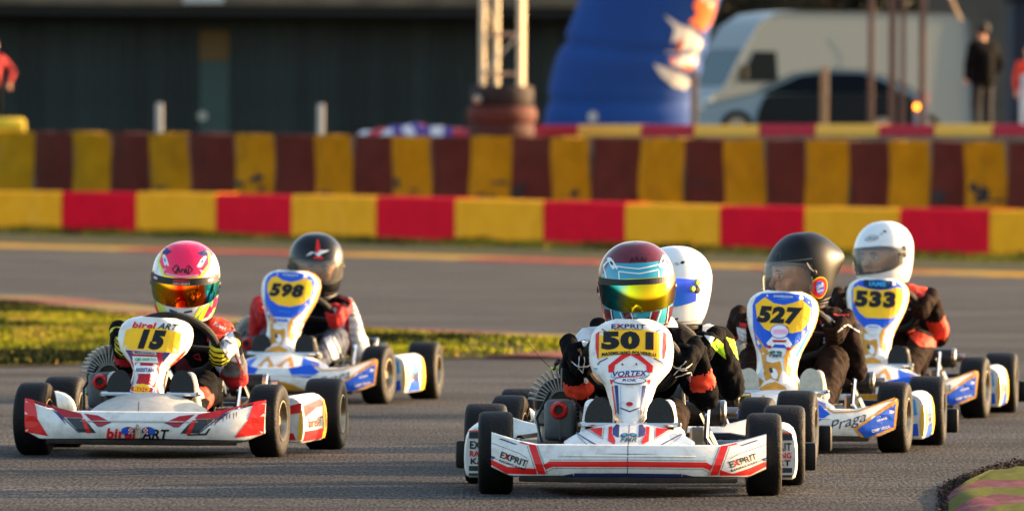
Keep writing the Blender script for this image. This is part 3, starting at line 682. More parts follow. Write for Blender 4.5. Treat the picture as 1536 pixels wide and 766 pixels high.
# ------------------------------------------------------------------ liveries
def kx(f, pts): return [f(*p) for p in pts]
def line(P, pts, w_, m, lay=1):
    for (x0, z0), (x1, z1) in zip(pts, pts[1:]):
        d = Vector((x1-x0, z1-z0)); d.normalize(); nx, nz = -d.y*w_/2, d.x*w_/2
        P.poly([(x0+nx, z0+nz), (x1+nx, z1+nz), (x1-nx, z1-nz), (x0-nx, z0-nz)], m, lay)
def badge(P, x, z, s, m1, m2, lay=1, txt='FMR'):
    P.ell((x-.4*s, z+.18*s), (.36*s, .16*s), m1, lay, 14, .15); P.ell((x+.4*s, z+.18*s), (.36*s, .16*s), m1, lay, 14, -.15); P.ell((x-.4*s, z+.18*s), (.2*s, .06*s), m2, lay+1, 10); P.ell((x+.4*s, z+.18*s), (.2*s, .06*s), m2, lay+1, 10)
    P.text(txt, (x, z-.22*s), (1.5*s, .38*s), m1, bold=.03, shear=.25, lay=lay+1)
# --- kart 501
TAB501 = [(.200, .006), (.214, .024), (.235, .041), (.28, .052), (.33, .068), (.355, .090), (.378, .110), (.40, .117), (.445, .120), (.49, .111), (.508, .097), (.52, .080), (.53, .060), (.536, .036)]
def nose501(o, F, G):
    q = lambda x, y: ((x-452)*.000375, .536-(y-65)*.000375); r = lambda x, y: ((x-435)*.000435, .322-y*.000435)
    P = Print()
    P.poly(kx(q, [(190, 172), (310, 150), (440, 143), (570, 152), (683, 178), (686, 394), (560, 352), (452, 346), (340, 352), (190, 392)]), M_YEL)
    P.done('number_plate', F, o)
    P = Print().text('501', q(424, 240), (.160, .056), M_BLK, bold=.07, lay=2, arch=.002); P.done('number', F, o, label='black race number 501')
    P = Print().text('MAXIMILIANO POLVERELLI', q(436, 342), (.166, .0108), M_BLK, bold=.05, lay=3, arch=.0065)
    P.text('EXPRIT', q(430, 125), (.105, .0135), M_BLUE, bold=.02, lay=2, arch=.0015).text('RACING KART', q(430, 150), (.085, .004), M_BLUE, bold=.02, lay=1, arch=.0015); P.text('X', q(347, 125), (.011, .0125), M_RED, bold=.05, lay=3)
    P.ell(q(450, 520), (.060, .0135), M_LBLUE, 1, 24, .05); P.ell(q(450, 520), (.057, .0115), M_HWHITE, 2, 24, .05); P.text('VORTEX', q(450, 512), (.106, .0165), M_BLUE, bold=.03, shear=.25, lay=3, rot=.04); P.poly(kx(q, [(330, 540), (560, 524), (556, 532), (335, 546)]), M_RED, 4); P.poly(kx(q, [(570, 545), (612, 515), (600, 530), (578, 548)]), M_GREEN, 4)
    P.ell(q(447, 570), (.050, .0112), M_BLUE, 4, 24); P.ell(q(447, 570), (.046, .0092), M_HWHITE, 5, 24); P.text('ROK', q(447, 567), (.045, .0085), M_BLUE, bold=.03, shear=.2, lay=6); badge(P, -.108, .383, .008, M_LBLUE, M_BLUE, 1)
    P.done('lettering', F, o)
    P = Print()
    for pts in ([(160, 190), (188, 170), (188, 394), (176, 384), (160, 300)], [(455, 352), (382, 352), (268, 445), (272, 500), (315, 500), (325, 440), (400, 388), (452, 360)], [(283, 558), (318, 560), (300, 600), (290, 585)]): P.poly(kx(q, pts), M_RED, 0)
    P.poly([(-.0485, .334), (-.0375, .334), (-.0315, .245), (-.0375, .25)], M_BLUE, 0); P.poly([(-.0575, .33), (-.053, .334), (-.0405, .25), (-.044, .246)], M_RED, 0)
    line(P, kx(q, [(210, 150), (246, 170)]), .003, M_BLUE); line(P, kx(q, [(180, 440), (200, 415), (262, 385)]), .003, M_BLUE); line(P, [(-.030, .334), (-.0255, .245)], .0012, M_LBLUE, 1); line(P, kx(q, [(190, 520), (210, 560), (240, 600)]), .002, M_BLUE)
    P.poly([(-.030, .268), (0, .2565), (0, .253), (-.030, .2645)], M_DGREY, 1); P.mirror()
    P.ell((-.001, .277), (.0105, .0065), M_REDD, 2, 14); P.ell((-.025, .397), (.003, .003), M_DGREY, 2, 8); P.ell((.018, .398), (.003, .003), M_DGREY, 2, 8)
    P.done('painted_stripes', F, o)
def bump501(o, dk):
    q = lambda x, y: ((x-437)*.000435, .322-y*.000435); P = Print()
    P.poly(kx(q, [(437, 484), (985, 490), (1032, 517), (1012, 548), (962, 527), (437, 523)]), M_RED); P.poly(kx(q, [(1085, 380), (1138, 374), (1065, 580), (1010, 580)]), M_RED, 1)
    P.poly(kx(q, [(1080, 543), (1168, 572), (1285, 535), (1400, 488), (1402, 525), (1290, 583), (1078, 583)]), M_RED, 0); P.poly(kx(q, [(437, 567), (815, 570), (812, 592), (437, 592)]), M_BLUE, 0); P.poly(kx(q, [(820, 572), (895, 588), (820, 592)]), M_BLUE, 0)
    P.poly(kx(q, [(1215, 377), (1330, 338), (1352, 342), (1235, 379)]), M_BLUE); P.poly(kx(q, [(1125, 376), (1190, 358), (1205, 366), (1150, 378)]), M_RED); P.poly(kx(q, [(1370, 470), (1402, 460), (1398, 490)]), M_BLUE)
    for a in ([(1075, 384), (998, 578)], [(1147, 384), (1076, 578)], [(437, 474), (985, 480)], [(437, 533), (955, 537), (1000, 560)], [(1135, 480), (1165, 555), (1400, 470)], [(1145, 470), (1200, 440), (1400, 372)]): line(P, kx(q, a), .0013, M_DGREY, 1)
    P.mirror(); line(P, [(0, .16), (-.001, .07)], .0022, M_DGREY, 2); P.done('painted_stripes', b_fn, o)
    P = Print()
    for s in (-1, 1):
        P.text('EXPRIT', (s*.349, .1135), (.085, .020), M_BLK, rot=s*R(18), bold=.02, lay=2); P.text('X', (s*.349-.0235*math.cos(.3), .1135-s*.0235*math.sin(.31)), (.013, .018), M_RED, rot=s*R(18), bold=.04, lay=3)
        P.text('RACING KART', (s*.353, .0955), (.085, .007), M_BLK, rot=s*R(18), bold=.02, lay=2)
    P.done('lettering', b_fn, o)
    P = Print()
    for pts, m in (([(150, 274), (248, 264), (248, 328)], M_RED), ([(293, 258), (318, 254), (318, 300), (346, 350), (340, 374), (295, 350)], M_RED), ([(345, 240), (368, 246), (368, 328), (325, 310), (322, 270)], M_BLUE)): P.poly(kx(q, pts), m)
    line(P, kx(q, [(62, 305), (275, 410), (437, 405)]), .0036, M_BLUE); line(P, kx(q, [(75, 325), (230, 435), (437, 437)]), .0015, M_DGREY); line(P, kx(q, [(140, 280), (255, 340), (262, 262)]), .0012, M_DGREY); P.mirror(); line(P, [(0, .215), (0, .13)], .0025, M_DGREY)
    P.done('painted_stripes', d_fn, dk)
    P = Print(); badge(P, 0, .1795, .034, K('dark teal print', '#1b4a5c', rough=.4), M_LBLUE, 2); P.done('lettering', d_fn, dk)
def pod501(o, s):
    P = Print(); c = s*.455
    for z0, z1, m in ((.05, .058, M_DGREY), (.065, .08, M_DGREY), (.165, .185, M_DGREY)): P.poly([(c-.045, z0), (c+.045, z0), (c+.045, z1), (c-.045, z1)], m)
    P.poly([(c-.05, .186), (c+.045, .186), (c+.04, .190), (c-.045, .19)], M_ORANGE); P.text('EXPRIT', (c, .145), (.085, .024), M_BLK, bold=.03); P.text('RACING', (c, .118), (.085, .018), M_RED, bold=.03); P.text('KART', (c, .095), (.08, .018), M_BLK, bold=.03)
    P.done('lettering', front_plane(.1585), o)
# --- kart 15
TAB15 = [(.176, .004), (.184, .036), (.192, .058), (.21, .056), (.25, .045), (.285, .042), (.31, .055), (.335, .083), (.36, .106), (.39, .119), (.42, .120), (.445, .113), (.46, .099), (.470, .078), (.477, .05)]
def nose15(o, F, G):
    xt = [(85, 385), (180, 378), (330, 362), (420, 318), (500, 282), (690, 243)]; q = lambda x, y: ((x-interp(xt, y))*.000458, .514-y*.000458)
    P = Print().poly(kx(q, [(165, 188), (250, 165), (370, 158), (490, 163), (592, 190), (574, 337), (360, 330), (142, 333)]), M_YEL); P.done('number_plate', F, o)
    P = Print().text('15', q(378, 250), (.092, .068), M_BLK, bold=.085, shear=.16, lay=2); P.done('number', F, o, label='black race number 15')
    P = Print(); P.poly(kx(q, [(200, 338), (500, 338), (440, 400), (400, 450), (375, 500), (358, 560), (383, 655), (230, 712), (108, 660), (170, 590), (194, 500), (190, 400)]), M_REDD)
    P.poly(kx(q, [(170, 338), (205, 338), (215, 400), (195, 400)]), M_BLUE, 1); P.poly(kx(q, [(470, 338), (520, 338), (430, 420)]), M_BLUE, 1)
    P.poly(kx(q, [(650, 300), (600, 340), (480, 440), (470, 455), (560, 410), (640, 340)]), M_ORANGE); P.poly(kx(q, [(560, 430), (420, 520), (395, 600), (408, 600), (440, 520)]), M_ORANGE)
    P.poly(kx(q, [(212, 382), (408, 376), (404, 420), (212, 424)]), M_HWHITE, 1); P.poly(kx(q, [(205, 450), (378, 442), (360, 500), (200, 508)]), M_HWHITE, 1); P.poly(kx(q, [(225, 345), (412, 340), (410, 362), (230, 366)]), M_GREYW, 1)
    P.poly([(-.041, .236), (-.022, .247), (.022, .247), (.041, .236), (.041, .222), (.022, .210), (-.022, .210), (-.041, .222)], M_HWHITE, 1); P.poly([(-.024, .243), (0, .249), (.024, .243), (.028, .228), (.018, .212), (-.018, .212), (-.028, .228)], M_YEL, 2); P.poly([(-.036, .236), (.036, .236), (.036, .222), (-.036, .222)], M_RED, 3)
    P.done('painted_stripes', F, o)
    P = Print(); P.text('birel', q(310, 147), (.085, .021), M_RED, bold=.035, shear=.15, lay=2, rot=.02); P.text('ART', q(492, 145), (.070, .021), M_BLK, bold=.02, shear=.35, lay=2, rot=-.03); P.text('DELIBERTO', q(312, 400), (.072, .010), M_GREEN, bold=.03, lay=3, rot=.03); P.text('ASSISTAN', q(285, 478), (.064, .013), M_BLUE, bold=.03, lay=3, rot=.04); P.text('MOLINARO', q(320, 353), (.07, .007), M_DGREY, bold=.02, lay=3); P.text('ROO', (0, .229), (.05, .012), M_YEL, bold=.04, lay=4)
    P.done('lettering', F, o)
def bump15(o, dk):
    q = lambda x, y: ((x-1040)*.000419, .2936-y*.000419); P = Print()
    for pts, m, l in (([(60, 222), (320, 292), (550, 338), (575, 375), (400, 372), (290, 300), (150, 258)], M_REDD, 0), ([(420, 376), (560, 378), (625, 420), (690, 495), (545, 490)], M_DGREY, 0), ([(560, 383), (592, 385), (646, 497), (610, 497)], M_RED, 1), ([(575, 338), (700, 352), (815, 405), (735, 440), (695, 436)], M_REDD, 0), ([(30, 222), (120, 240), (140, 300), (165, 395), (262, 528), (40, 500)], M_RED, 0), ([(280, 305), (345, 338), (385, 370), (430, 432), (375, 385), (330, 345)], M_BLUE, 1), ([(300, 300), (400, 372), (545, 490), (555, 497), (535, 493), (385, 372)], M_BLUE, 1), ([(600, 345), (700, 442), (735, 444), (820, 407), (815, 405), (735, 436), (700, 434)], M_BLUE, 1)): P.poly(kx(q, pts), m, l)
    P.mirror()
    rr = random.Random(5); br = K('brown scrape marks', '#6a4a2c', rough=.8, var=.5, scale=90)
    for k in range(9): x = .235+k*.012+rr.uniform(-.003, .003); z = .135+k*.003; P.poly([(x, z), (x+.004, z+.001), (x+.0035, z-.012-rr.random()*.02), (x+.001, z-.015)], br, 2)
    P.poly([(.17, .08), (.235, .082), (.25, .105), (.243, .104), (.23, .088), (.17, .085)], M_DGREY, 2)
    P.done('painted_stripes', b_fn, o)
    P = Print(); P.text('birel', q(900, 497), (.106, .037), M_RED, bold=.04, shear=.18, lay=1); P.text('ART', q(1185, 500), (.098, .033), M_BLK, bold=.03, shear=.3, lay=1)
    for s in (-1, 1):
        P.ell((s*.035+.002, .0945), (.023, .0145), M_BLUE, 2, 12); P.ell((s*.047+.002, .0945), (.012, .012), M_PBLUE, 3, 8)
        for a in range(3):
            for b in range(4):
                P.poly([(s*.026+a*.0055-.006, .085+b*.0052), (s*.026+a*.0055-.001, .085+b*.0052), (s*.026+a*.0055-.001, .0897+b*.0052), (s*.026+a*.0055-.006, .0897+b*.0052)], M_RED if (a+b) % 2 else M_HWHITE, 4)
    P.done('lettering', b_fn, o)
    m = MB(); m.box((.002, b_yf(0)-.004, .088), (.018, .012, .045), .004); m.box((.002, b_yf(0)-.008, .108), (.010, .01, .02), .003); ob('latch', m.mesh('latch', M_STEEL), o)
    P = Print(); line(P, [(-.02, .19), (-.008, .16), (.002, .135)], .0022, M_DGREY); P.done('crack', d_fn, dk)
def pod15(o, s):
    P = Print(); c = s*.455; P.poly([(c-.05, .16), (c+.05, .185), (c+.045, .15), (c-.055, .135)], M_RED); P.poly([(c-.052, .055), (c+.03, .055), (c+.02, .078), (c-.052, .078)], M_RED); P.poly([(c+.035, .055), (c+.05, .055), (c+.052, .16), (c+.042, .15)], M_YEL)
    P.poly([(c-.05, .19), (c-.02, .19), (c-.03, .196), (c-.045, .196)], M_BLUE); P.done('painted_stripes', front_plane(.1585), o)
    P = Print(); P.poly([(.17, .05), (.66, .05), (.60, .085), (.17, .085)], M_RED); P.poly([(.17, .135), (.45, .16), (.62, .165), (.62, .19), (.17, .175)], M_RED); P.poly([(.60, .05), (.69, .05), (.69, .19), (.63, .18), (.585, .13)], M_YEL, 1); P.poly([(.63, .05), (.645, .05), (.66, .12), (.65, .17), (.635, .12)], M_DGREY, 2); P.text('birel', (.34, .112), (.22, .034), M_RED, bold=.02, lay=1); P.text('ART', (.51, .112), (.13, .034), M_BLK, bold=.02, lay=1); P.done('lettering', pod_side(s), o, flip=s)
# --- the three blue and gold karts
TABP = [(.165, .02), (.178, .058), (.19, .068), (.21, .073), (.25, .065), (.30, .060), (.34, .066), (.37, .078), (.40, .092), (.44, .108), (.48, .117), (.51, .118), (.535, .110), (.552, .095), (.562, .078), (.57, .050)]
def noseP(num, plate, top, mascot, w_, sh):
    def f(o, F, G):
        q = lambda x, y: ((x-(312-(y-45)*.09))*.000538, .57-(y-45)*.000538); P = Print()
        P.poly(kx(q, [(107, 150), (128, 98), (172, 68), (318, 55), (448, 66), (500, 100), (512, 200), (484, 290), (430, 370), (372, 420), (200, 420), (168, 440), (132, 400), (112, 300)]), M_PBLUE)
        P.poly(kx(q, [(503, 110), (530, 150), (522, 250), (440, 420), (396, 500), (392, 470), (455, 350), (512, 235)]), M_LBLUE, 0)
        for pts in ([(112, 315), (132, 408), (170, 470), (185, 560), (205, 560), (205, 470), (240, 470), (180, 400)], [(435, 380), (360, 440), (380, 540), (362, 610), (330, 560), (322, 480), (345, 430), (400, 390)], [(196, 510), (250, 520), (300, 505), (312, 560), (290, 640), (240, 620), (205, 640), (190, 590)], [(128, 755), (150, 700), (215, 655), (270, 640), (335, 668), (362, 720), (330, 735), (285, 690), (220, 700), (180, 750)], [(160, 620), (195, 640), (170, 680), (145, 690)]): P.poly(kx(q, pts), M_GOLD, 0)
        P.ell(q(262, 590), (.012, .02), M_HWHITE, 1, 10, .4); P.ell(q(240, 570), (.006, .011), M_DGREY, 2, 8, .5)
        P.done('painted_stripes', F, o)
        P = Print(); P.poly(kx(q, plate), M_YEL, 1); P.done('number_plate', F, o)
        P = Print().text(num, q(292, 207), w_, M_BLK, bold=.07, shear=sh, lay=3); P.done('number', F, o, label='black race number '+num)
        P = Print()
        if top == 'dark': P.poly(kx(q, [(205, 62), (420, 62), (425, 100), (380, 130), (250, 128), (200, 100)]), K('dark blue print', '#14233c', rough=.4), 2); P.text('IAME', q(312, 90), (.07, .02), M_LBLUE, bold=.04, lay=3)
        else: P.text('DANIELSSON', q(316, 82), (.068, .008), M_HWHITE, bold=.02, lay=2); P.text('SHIELD', q(316, 100), (.04, .005), M_LBLUE, bold=.02, lay=2)
        if mascot: # a plain racing-helmet sticker in place of the printed character
            P.ell(q(292, 315), (.034, .026), M_PBLUE, 4, 20); P.ell(q(292, 315), (.031, .023), M_HWHITE, 5, 20); P.poly(kx(q, [(245, 305), (340, 300), (345, 330), (250, 336)]), M_PINKL, 6); P.poly(kx(q, [(330, 275), (350, 285), (345, 300)]), M_RED, 7)
            P.poly(kx(q, [(205, 395), (245, 350), (345, 350), (375, 395), (350, 430), (325, 400), (262, 400), (235, 430)]), M_HWHITE, 4); P.poly(kx(q, [(245, 372), (340, 370), (335, 385), (250, 388)]), M_REDD, 5); P.ell(q(225, 420), (.009, .006), M_REDD, 6, 8); P.ell(q(352, 425), (.009, .006), M_REDD, 6, 8)
            badge(P, q(270, 452)[0], q(270, 462)[1], .030, K('dark teal print', '#1b4a5c', rough=.4), M_GREEN, 5)
        elif top == 'dark': P.ell(q(275, 420), (.032, .010), M_HWHITE, 3, 16); P.text('VEGA', q(275, 420), (.045, .008), M_PBLUE, bold=.03, lay=4)
        else: P.text('FMR', q(270, 445), (.065, .012), M_PBLUE, bold=.06, lay=3); P.text('PRAGA', q(290, 375), (.05, .006), M_LBLUE, bold=.02, lay=3)
        P.done('lettering', F, o)
    return f
PL_HEART = [(128, 145), (192, 92), (252, 128), (320, 138), (385, 120), (440, 95), (498, 150), (484, 240), (440, 300), (380, 320), (230, 318), (190, 300), (142, 240)]
PL_ROUND = [(128, 160), (160, 110), (200, 95), (250, 125), (320, 138), (385, 122), (430, 100), (480, 120), (496, 180), (478, 250), (420, 310), (330, 335), (230, 325), (165, 285), (132, 220)]
PL_WIDE = [(120, 130), (160, 108), (240, 130), (320, 138), (400, 128), (460, 108), (500, 130), (502, 220), (468, 300), (420, 345), (320, 352), (215, 350), (165, 310), (120, 230)]
def bumpP(o, dk):
    q = lambda x, y: ((x-204)*.000673, .2915-y*.000673); P = Print()
    P.poly(kx(q, [(622, 300), (840, 140), (850, 150), (835, 300), (675, 365)]), M_GOLD, 0); P.poly(kx(q, [(640, 302), (835, 168), (826, 290), (685, 352)]), M_PBLUE, 1); P.poly(kx(q, [(300, 200), (440, 175), (500, 222), (440, 262), (330, 250)]), M_PBLUE, 0); line(P, kx(q, [(440, 168), (520, 215), (640, 208), (830, 140)]), .005, M_GOLD, 1)
    P.poly(kx(q, [(204, 270), (330, 300), (420, 345), (390, 360), (204, 330)]), M_GOLD, 0); P.mirror(); P.done('painted_stripes', b_fn, o)
    P = Print()
    for s in (-1, 1):
        x, z = q(592, 268); P.text('Praga', (s*x, z), (.135, .046), M_DGREY, rot=s*R(17), bold=.0, shear=.45, lay=1)
        x, z = q(765, 250); P.text('IAME', (s*x, z), (.036, .008), M_HWHITE, rot=s*R(15), bold=.02, lay=3); x, z = q(760, 300); P.text('OMP VEGA', (s*x, z), (.065, .010), M_HWHITE, rot=s*R(15), bold=.03, lay=3)
    P.done('lettering', b_fn, o)
    P = Print(); P.poly([(-.185, .135), (-.12, .135), (-.10, .20), (-.17, .175)], M_PBLUE); P.poly([(-.09, .14), (-.03, .13), (-.005, .165), (-.05, .205), (-.07, .18)], M_GOLD); P.ell((-.045, .165), (.014, .018), M_HWHITE, 1, 10); P.mirror(); P.done('painted_stripes', d_fn, dk)
def podP(o, s):
    P = Print(); c = s*.455; P.poly([(c-.03, .055), (c+.035, .055), (c+.03, .10), (c-.02, .095)], M_PBLUE); P.poly([(c-.055, .055), (c-.03, .055), (c-.02, .12), (c-.03, .17), (c-.055, .12)], M_GOLD); P.poly([(c-.01, .13), (c+.03, .13), (c+.02, .185), (c, .19)], M_LBLUE); P.poly([(c+.04, .055), (c+.052, .055), (c+.052, .17), (c+.042, .16)], M_YEL)
    P.done('painted_stripes', front_plane(.1585), o)
    P = Print(); P.poly([(.2, .05), (.55, .05), (.5, .095), (.25, .09)], M_PBLUE); P.poly([(.57, .05), (.69, .05), (.69, .19), (.6, .185), (.55, .12)], M_YEL); P.poly([(.3, .13), (.5, .12), (.48, .18), (.36, .19)], M_LBLUE); P.poly([(.17, .06), (.2, .1), (.22, .16), (.17, .15)], M_GOLD); P.text('FMR', (.38, .11), (.24, .045), M_BLUE, bold=.03, lay=1); P.done('lettering', pod_side(s), o, flip=s)

# ------------------------------------------------------------------ helmets and suits
hw = lambda az, z: 0
def deco501(h):
    q = lambda x, y: ((x-372)*.000455, .147-(y-65)*.000455); P = Print()
    P.poly([(-.112, .016), (-.104, .075), (-.075, .098), (-.068, .074), (0, .066), (.068, .074), (.075, .098), (.104, .075), (.112, .016), (.085, .030), (0, .041), (-.085, .030)], M_TEAL, 0)
    line(P, [(-.098, .030), (-.104, .075), (-.082, .100), (-.071, .078), (0, .070), (.071, .078), (.082, .100), (.104, .075), (.098, .030)], .0035, M_HWHITE, 1); line(P, [(-.062, .038), (-.062, .063), (0, .056), (.062, .063), (.062, .038)], .0035, M_HWHITE, 1)
    for s in (-1, 1):
        P.poly([(s*.088, .088), (s*.108, .050), (s*.113, .050), (s*.106, .085)], M_MAROON, 1)
        vent(P, s*.076, .084, -s, M_HWHITE, M_BLK)
        P.poly([(s*.036, -.062), (s*.058, -.062), (s*.040, -.108), (s*.022, -.108)], M_MAROON, 1); line(P, [(s*.064, -.062), (s*.045, -.110)], .003, M_HWHITE, 2); line(P, [(s*.032, -.062), (s*.019, -.106)], .003, M_HWHITE, 2); line(P, [(s*.09, -.055), (s*.083, -.11)], .003, M_HWHITE, 2)
        P.poly([(s*.012, -.080), (s*.032, -.078), (s*.032, -.084), (s*.013, -.085)], M_BLK, 2)
    P.text('ARAI', (0, .098), (.055, .012), K('faded maroon print', '#3b0d16', rough=.3), bold=.03, lay=2, arch=.003); P.done('helmet_graphics', h_front, h, step=.006, off=.0008)
    P = Print(); P.poly([(-75, .040), (75, .040), (75, .018), (0, .024), (-75, .018)], M_BLK); P.done('visor_strip', lambda a, z: h_pt(a, z, 1.036), h, step=5, off=.0008)
    P = Print()
    for s in (-1, 1):
        line(P, [(s*98, .06), (s*140, .02), (s*175, .05)], .006, M_HWHITE, 1)
    P.bm = None; P.done('side_graphics', lambda a, z: h_pt(a, z), h, step=6, off=.0008)
def mf501(az, z):
    if z > .088: return 0
    if z < -.058: return 1 if abs(az) < 48 else 0
    return 0 if 70 < abs(az) < 118 or abs(az) > 150 else 1
def deco15(h):
    P = Print()
    P.poly([(-.085, .112), (-.098, .080), (-.080, .055), (-.070, .040), (0, .034), (.070, .040), (.080, .055), (.098, .080), (.085, .112), (.06, .128), (-.06, .128)], M_LIME, 0)
    P.poly([(-.080, .112), (-.088, .082), (-.070, .060), (-.062, .046), (0, .041), (.062, .046), (.070, .060), (.088, .082), (.080, .112), (.055, .1335), (0, .1385), (-.055, .1335)], M_PINK, 1); P.poly([(-.06, .048), (0, .043), (.06, .048), (.055, .052), (0, .047), (-.055, .052)], M_PINKL, 2)
    for s in (-1, 1):
        vent(P, s*.062, .090, -s, M_HWHITE, M_TEAL); P.poly([(s*.075, .125), (s*.045, .118), (s*.06, .108), (s*.08, .105)], M_BLUE, 2); P.poly([(s*.058, .068), (s*.072, .062), (s*.066, .052)], M_PINKL, 3)
        P.poly([(s*.110, .05), (s*.1165, .0), (s*.1165, -.05), (s*.100, -.095), (s*.085, -.11), (s*.07, -.11), (s*.098, -.06), (s*.104, 0)], M_PINK, 1)
        P.poly([(s*.108, .06), (s*.098, .045), (s*.09, .07), (s*.095, .09)], M_HWHITE, 1); P.poly([(s*.085, -.06), (s*.095, -.06), (s*.07, -.115), (s*.052, -.115)], M_LIME, 2); P.poly([(s*.068, -.06), (s*.078, -.06), (s*.045, -.12), (s*.03, -.12)], M_LIME, 2); P.poly([(s*.04, -.07), (s*.012, -.076), (s*.012, -.082), (s*.04, -.078)], M_BLUE, 2)
        P.poly([(s*.022, -.1), (s*.005, -.093), (s*.005, -.098), (s*.02, -.107)], M_DGREY, 3); P.poly([(s*.1, -.02), (s*.108, -.03), (s*.1, -.075), (s*.094, -.06)], M_GREEN, 2)
    P.text('Arai', (.0, .0665), (.050, .019), M_BLK, bold=.035, shear=.1, lay=4); line(P, [(-.036, .067), (-.022, .081), (-.012, .073)], .003, M_BLK, 4); line(P, [(.036, .067), (.022, .081), (.012, .073)], .003, M_BLK, 4); line(P, [(-.036, .067), (-.022, .054), (-.014, .059)], .003, M_BLK, 4); line(P, [(.036, .067), (.022, .054), (.014, .059)], .003, M_BLK, 4)
    P.done('helmet_graphics', h_front, h, step=.006, off=.0008)
    P = Print(); P.poly([(-78, .040), (78, .040), (78, .014), (0, .017), (-78, .014)], M_BLK); P.text('BENELLI', (0, .031), (26, .007), M_RED, bold=.04, lay=1); P.text('SAFETY HELMETS', (0, .022), (28, .0045), M_HWHITE, bold=.02, lay=1); P.ell((-52, .028), (7, .005), M_PINKL, 1, 10); P.ell((52, .028), (7, .005), M_PINKL, 1, 10)
    P.done('visor_strip', lambda a, z: h_pt(a, z, 1.036), h, step=4, off=.0008)
def mf15(az, z):
    if abs(az) > 120: return 1
    if z < -.05 and abs(az) > 75: return 1 if z > -.09 else 2
    if z > .1: return 1
    return 0
def deco598(h):
    P = Print(); P.poly([(-.012, .080), (.012, .080), (.004, .124), (-.004, .124)], M_RED, 1); P.poly([(-.024, .052), (.022, .050), (.014, .062), (-.010, .064)], M_RED, 1)
    P.poly([(-.055, .060), (-.03, .078), (-.005, .074), (.010, .085), (.05, .083), (.02, .073), (.0, .060), (-.01, .068), (-.028, .068)], M_HWHITE, 2); P.poly([(-.035, .066), (-.02, .074), (-.008, .070), (-.014, .064)], M_BLK, 3)
    P.done('helmet_graphics', h_front, h, step=.006, off=.0008)
def deco527(h):
    P = Print(); f = lambda a, z: h_pt(a, z, back=.035)
    P.ell((98, -.062), (18, .040), M_YEL, 0, 28); P.ell((98, -.062), (16, .0355), M_RED, 1, 28); P.poly([(89, -.052), (92, -.040), (99, -.037), (106, -.048), (108, -.07), (103, -.085), (96, -.084), (90, -.07)], M_PBLUE, 2); P.text('LOUD', (98, -.055), (14, .014), M_HWHITE, bold=.03, lay=3, rot=.0006); P.text('HEAVY', (98, -.073), (14, .010), M_HWHITE, bold=.03, lay=3); P.done('round_sticker', f, h, step=3, off=.001)
    P = Print(); P.ell((18, .068), (12, .014), M_DGREY, 0, 20); P.ell((18, .068), (10, .0115), M_MBLACK, 1, 20); P.text('D', (18, .068), (6, .013), M_DGREY, bold=.05, lay=2); P.done('crest', f, h, step=3, off=.001)
    m = MB(); m.tube([h_pt(a, .048, 1.02, back=.035) for a in lsp(-88, 88, 24)], .0025, 6); m.tube([h_pt(78, .035, 1.03), h_pt(82, .015, 1.03), h_pt(88, 0, 1.03)], .003, 6); ob('visor_rim', m.mesh('visor_rim', M_CASE), h)
def deco533(h):
    P = Print(); P.ell((14, .078), (17, .012), M_DGREY, 0, 24); P.ell((14, .078), (15, .0095), M_HWHITE, 1, 24); P.text('ARAI', (14, .078), (22, .010), M_DGREY, bold=.04, lay=2); P.done('crest', lambda a, z: h_pt(a, z), h, step=3, off=.001)
    P = Print(); P.poly([(40, .100), (48, .094), (50, .101), (43, .106)], M_BLK, 1); P.poly([(31, .092), (37, .087), (42, .090), (36, .096)], M_GREYW, 1); P.poly([(12, -.098), (26, -.098), (26, -.103), (12, -.103)], M_BLK); P.ell((-8, -.098), (4, .003), M_BLK, 1, 8); P.ell((95, -.042), (2.2, .004), M_BLK, 1, 8); P.done('vents', lambda a, z: h_pt(a, z), h, step=4, off=.001)
    m = MB(); p = h_pt(88, .022, 1.03); m.lathe([(0, .005), (.011, .004), (.013, -.002), (.013, -.010)], c=tuple(p), seg=18); m.box(h_pt(78, .0, 1.01), (.012, .03, .010), .004); ob('visor_hinge', m.mesh('visor_hinge', M_BLACKPL), h)
def deco6(h):
    m = MB()
    for a, z in ((88, .020), (80, .0)): m.lathe([(0, .004), (.009, .003), (.012, -.002), (.012, -.012)], c=tuple(h_pt(a, z, 1.04)), seg=18)
    ob('visor_hinge', m.mesh('visor_hinge', K('olive hinge', '#8a9a2a', rough=.4)), h)
    P = Print(); P.poly([(60, .088), (66, .084), (70, .092), (64, .095)], M_BLK, 1); P.poly([(48, .088), (54, .080), (60, .083), (54, .092)], M_GREYW, 1); P.poly([(40, -.098), (60, -.094), (60, -.100), (40, -.104)], M_DGREY); P.done('vents', lambda a, z: h_pt(a, z), h, step=4, off=.001)

def fn15(l, t, p):
    if l == 'shR': return 1
    if l == 'upR': return 1 if t < .2 else (2 if t < .85 else 1)
    if l == 'foR': return 1 if t < .15 else (3 if t < .6 else 0)
    if l == 'foL': return 1 if .2 < t < .4 else 0
    if l == 'upL': return 1 if t > .8 else 0
    if l == 'belly': return 4
    if l == 'shin': return 5 if .55 < t < .8 else 0
    return 0
def fn501(l, t, p):
    if l == 'shL': return 2
    if l in ('foR',): return 1 if .22 < t < .52 else 0
    if l == 'foL': return 1 if t < .3 else 0
    if l == 'shin': return 2 if t > .75 else (3 if p.x > 0 else 0)
    return 0
def fn6(l, t, p):
    if l == 'upR': return 1 if .0 < t < .5 and p.x > .235 else (2 if t < .1 else 0)
    if l == 'shR': return 2 if .2 < t < .8 else 0
    return 0
def fn527(l, t, p):
    if l == 'shR': return 1 if .35 < t < .7 else 0
    if l == 'upR': return 2 if .05 < t < .13 or .3 < t < .36 else 0
    if l == 'foL': return 2 if t < .5 else (1 if t < .56 else 0)
    if l in ('thigh', 'shin'): return 3
    return 0
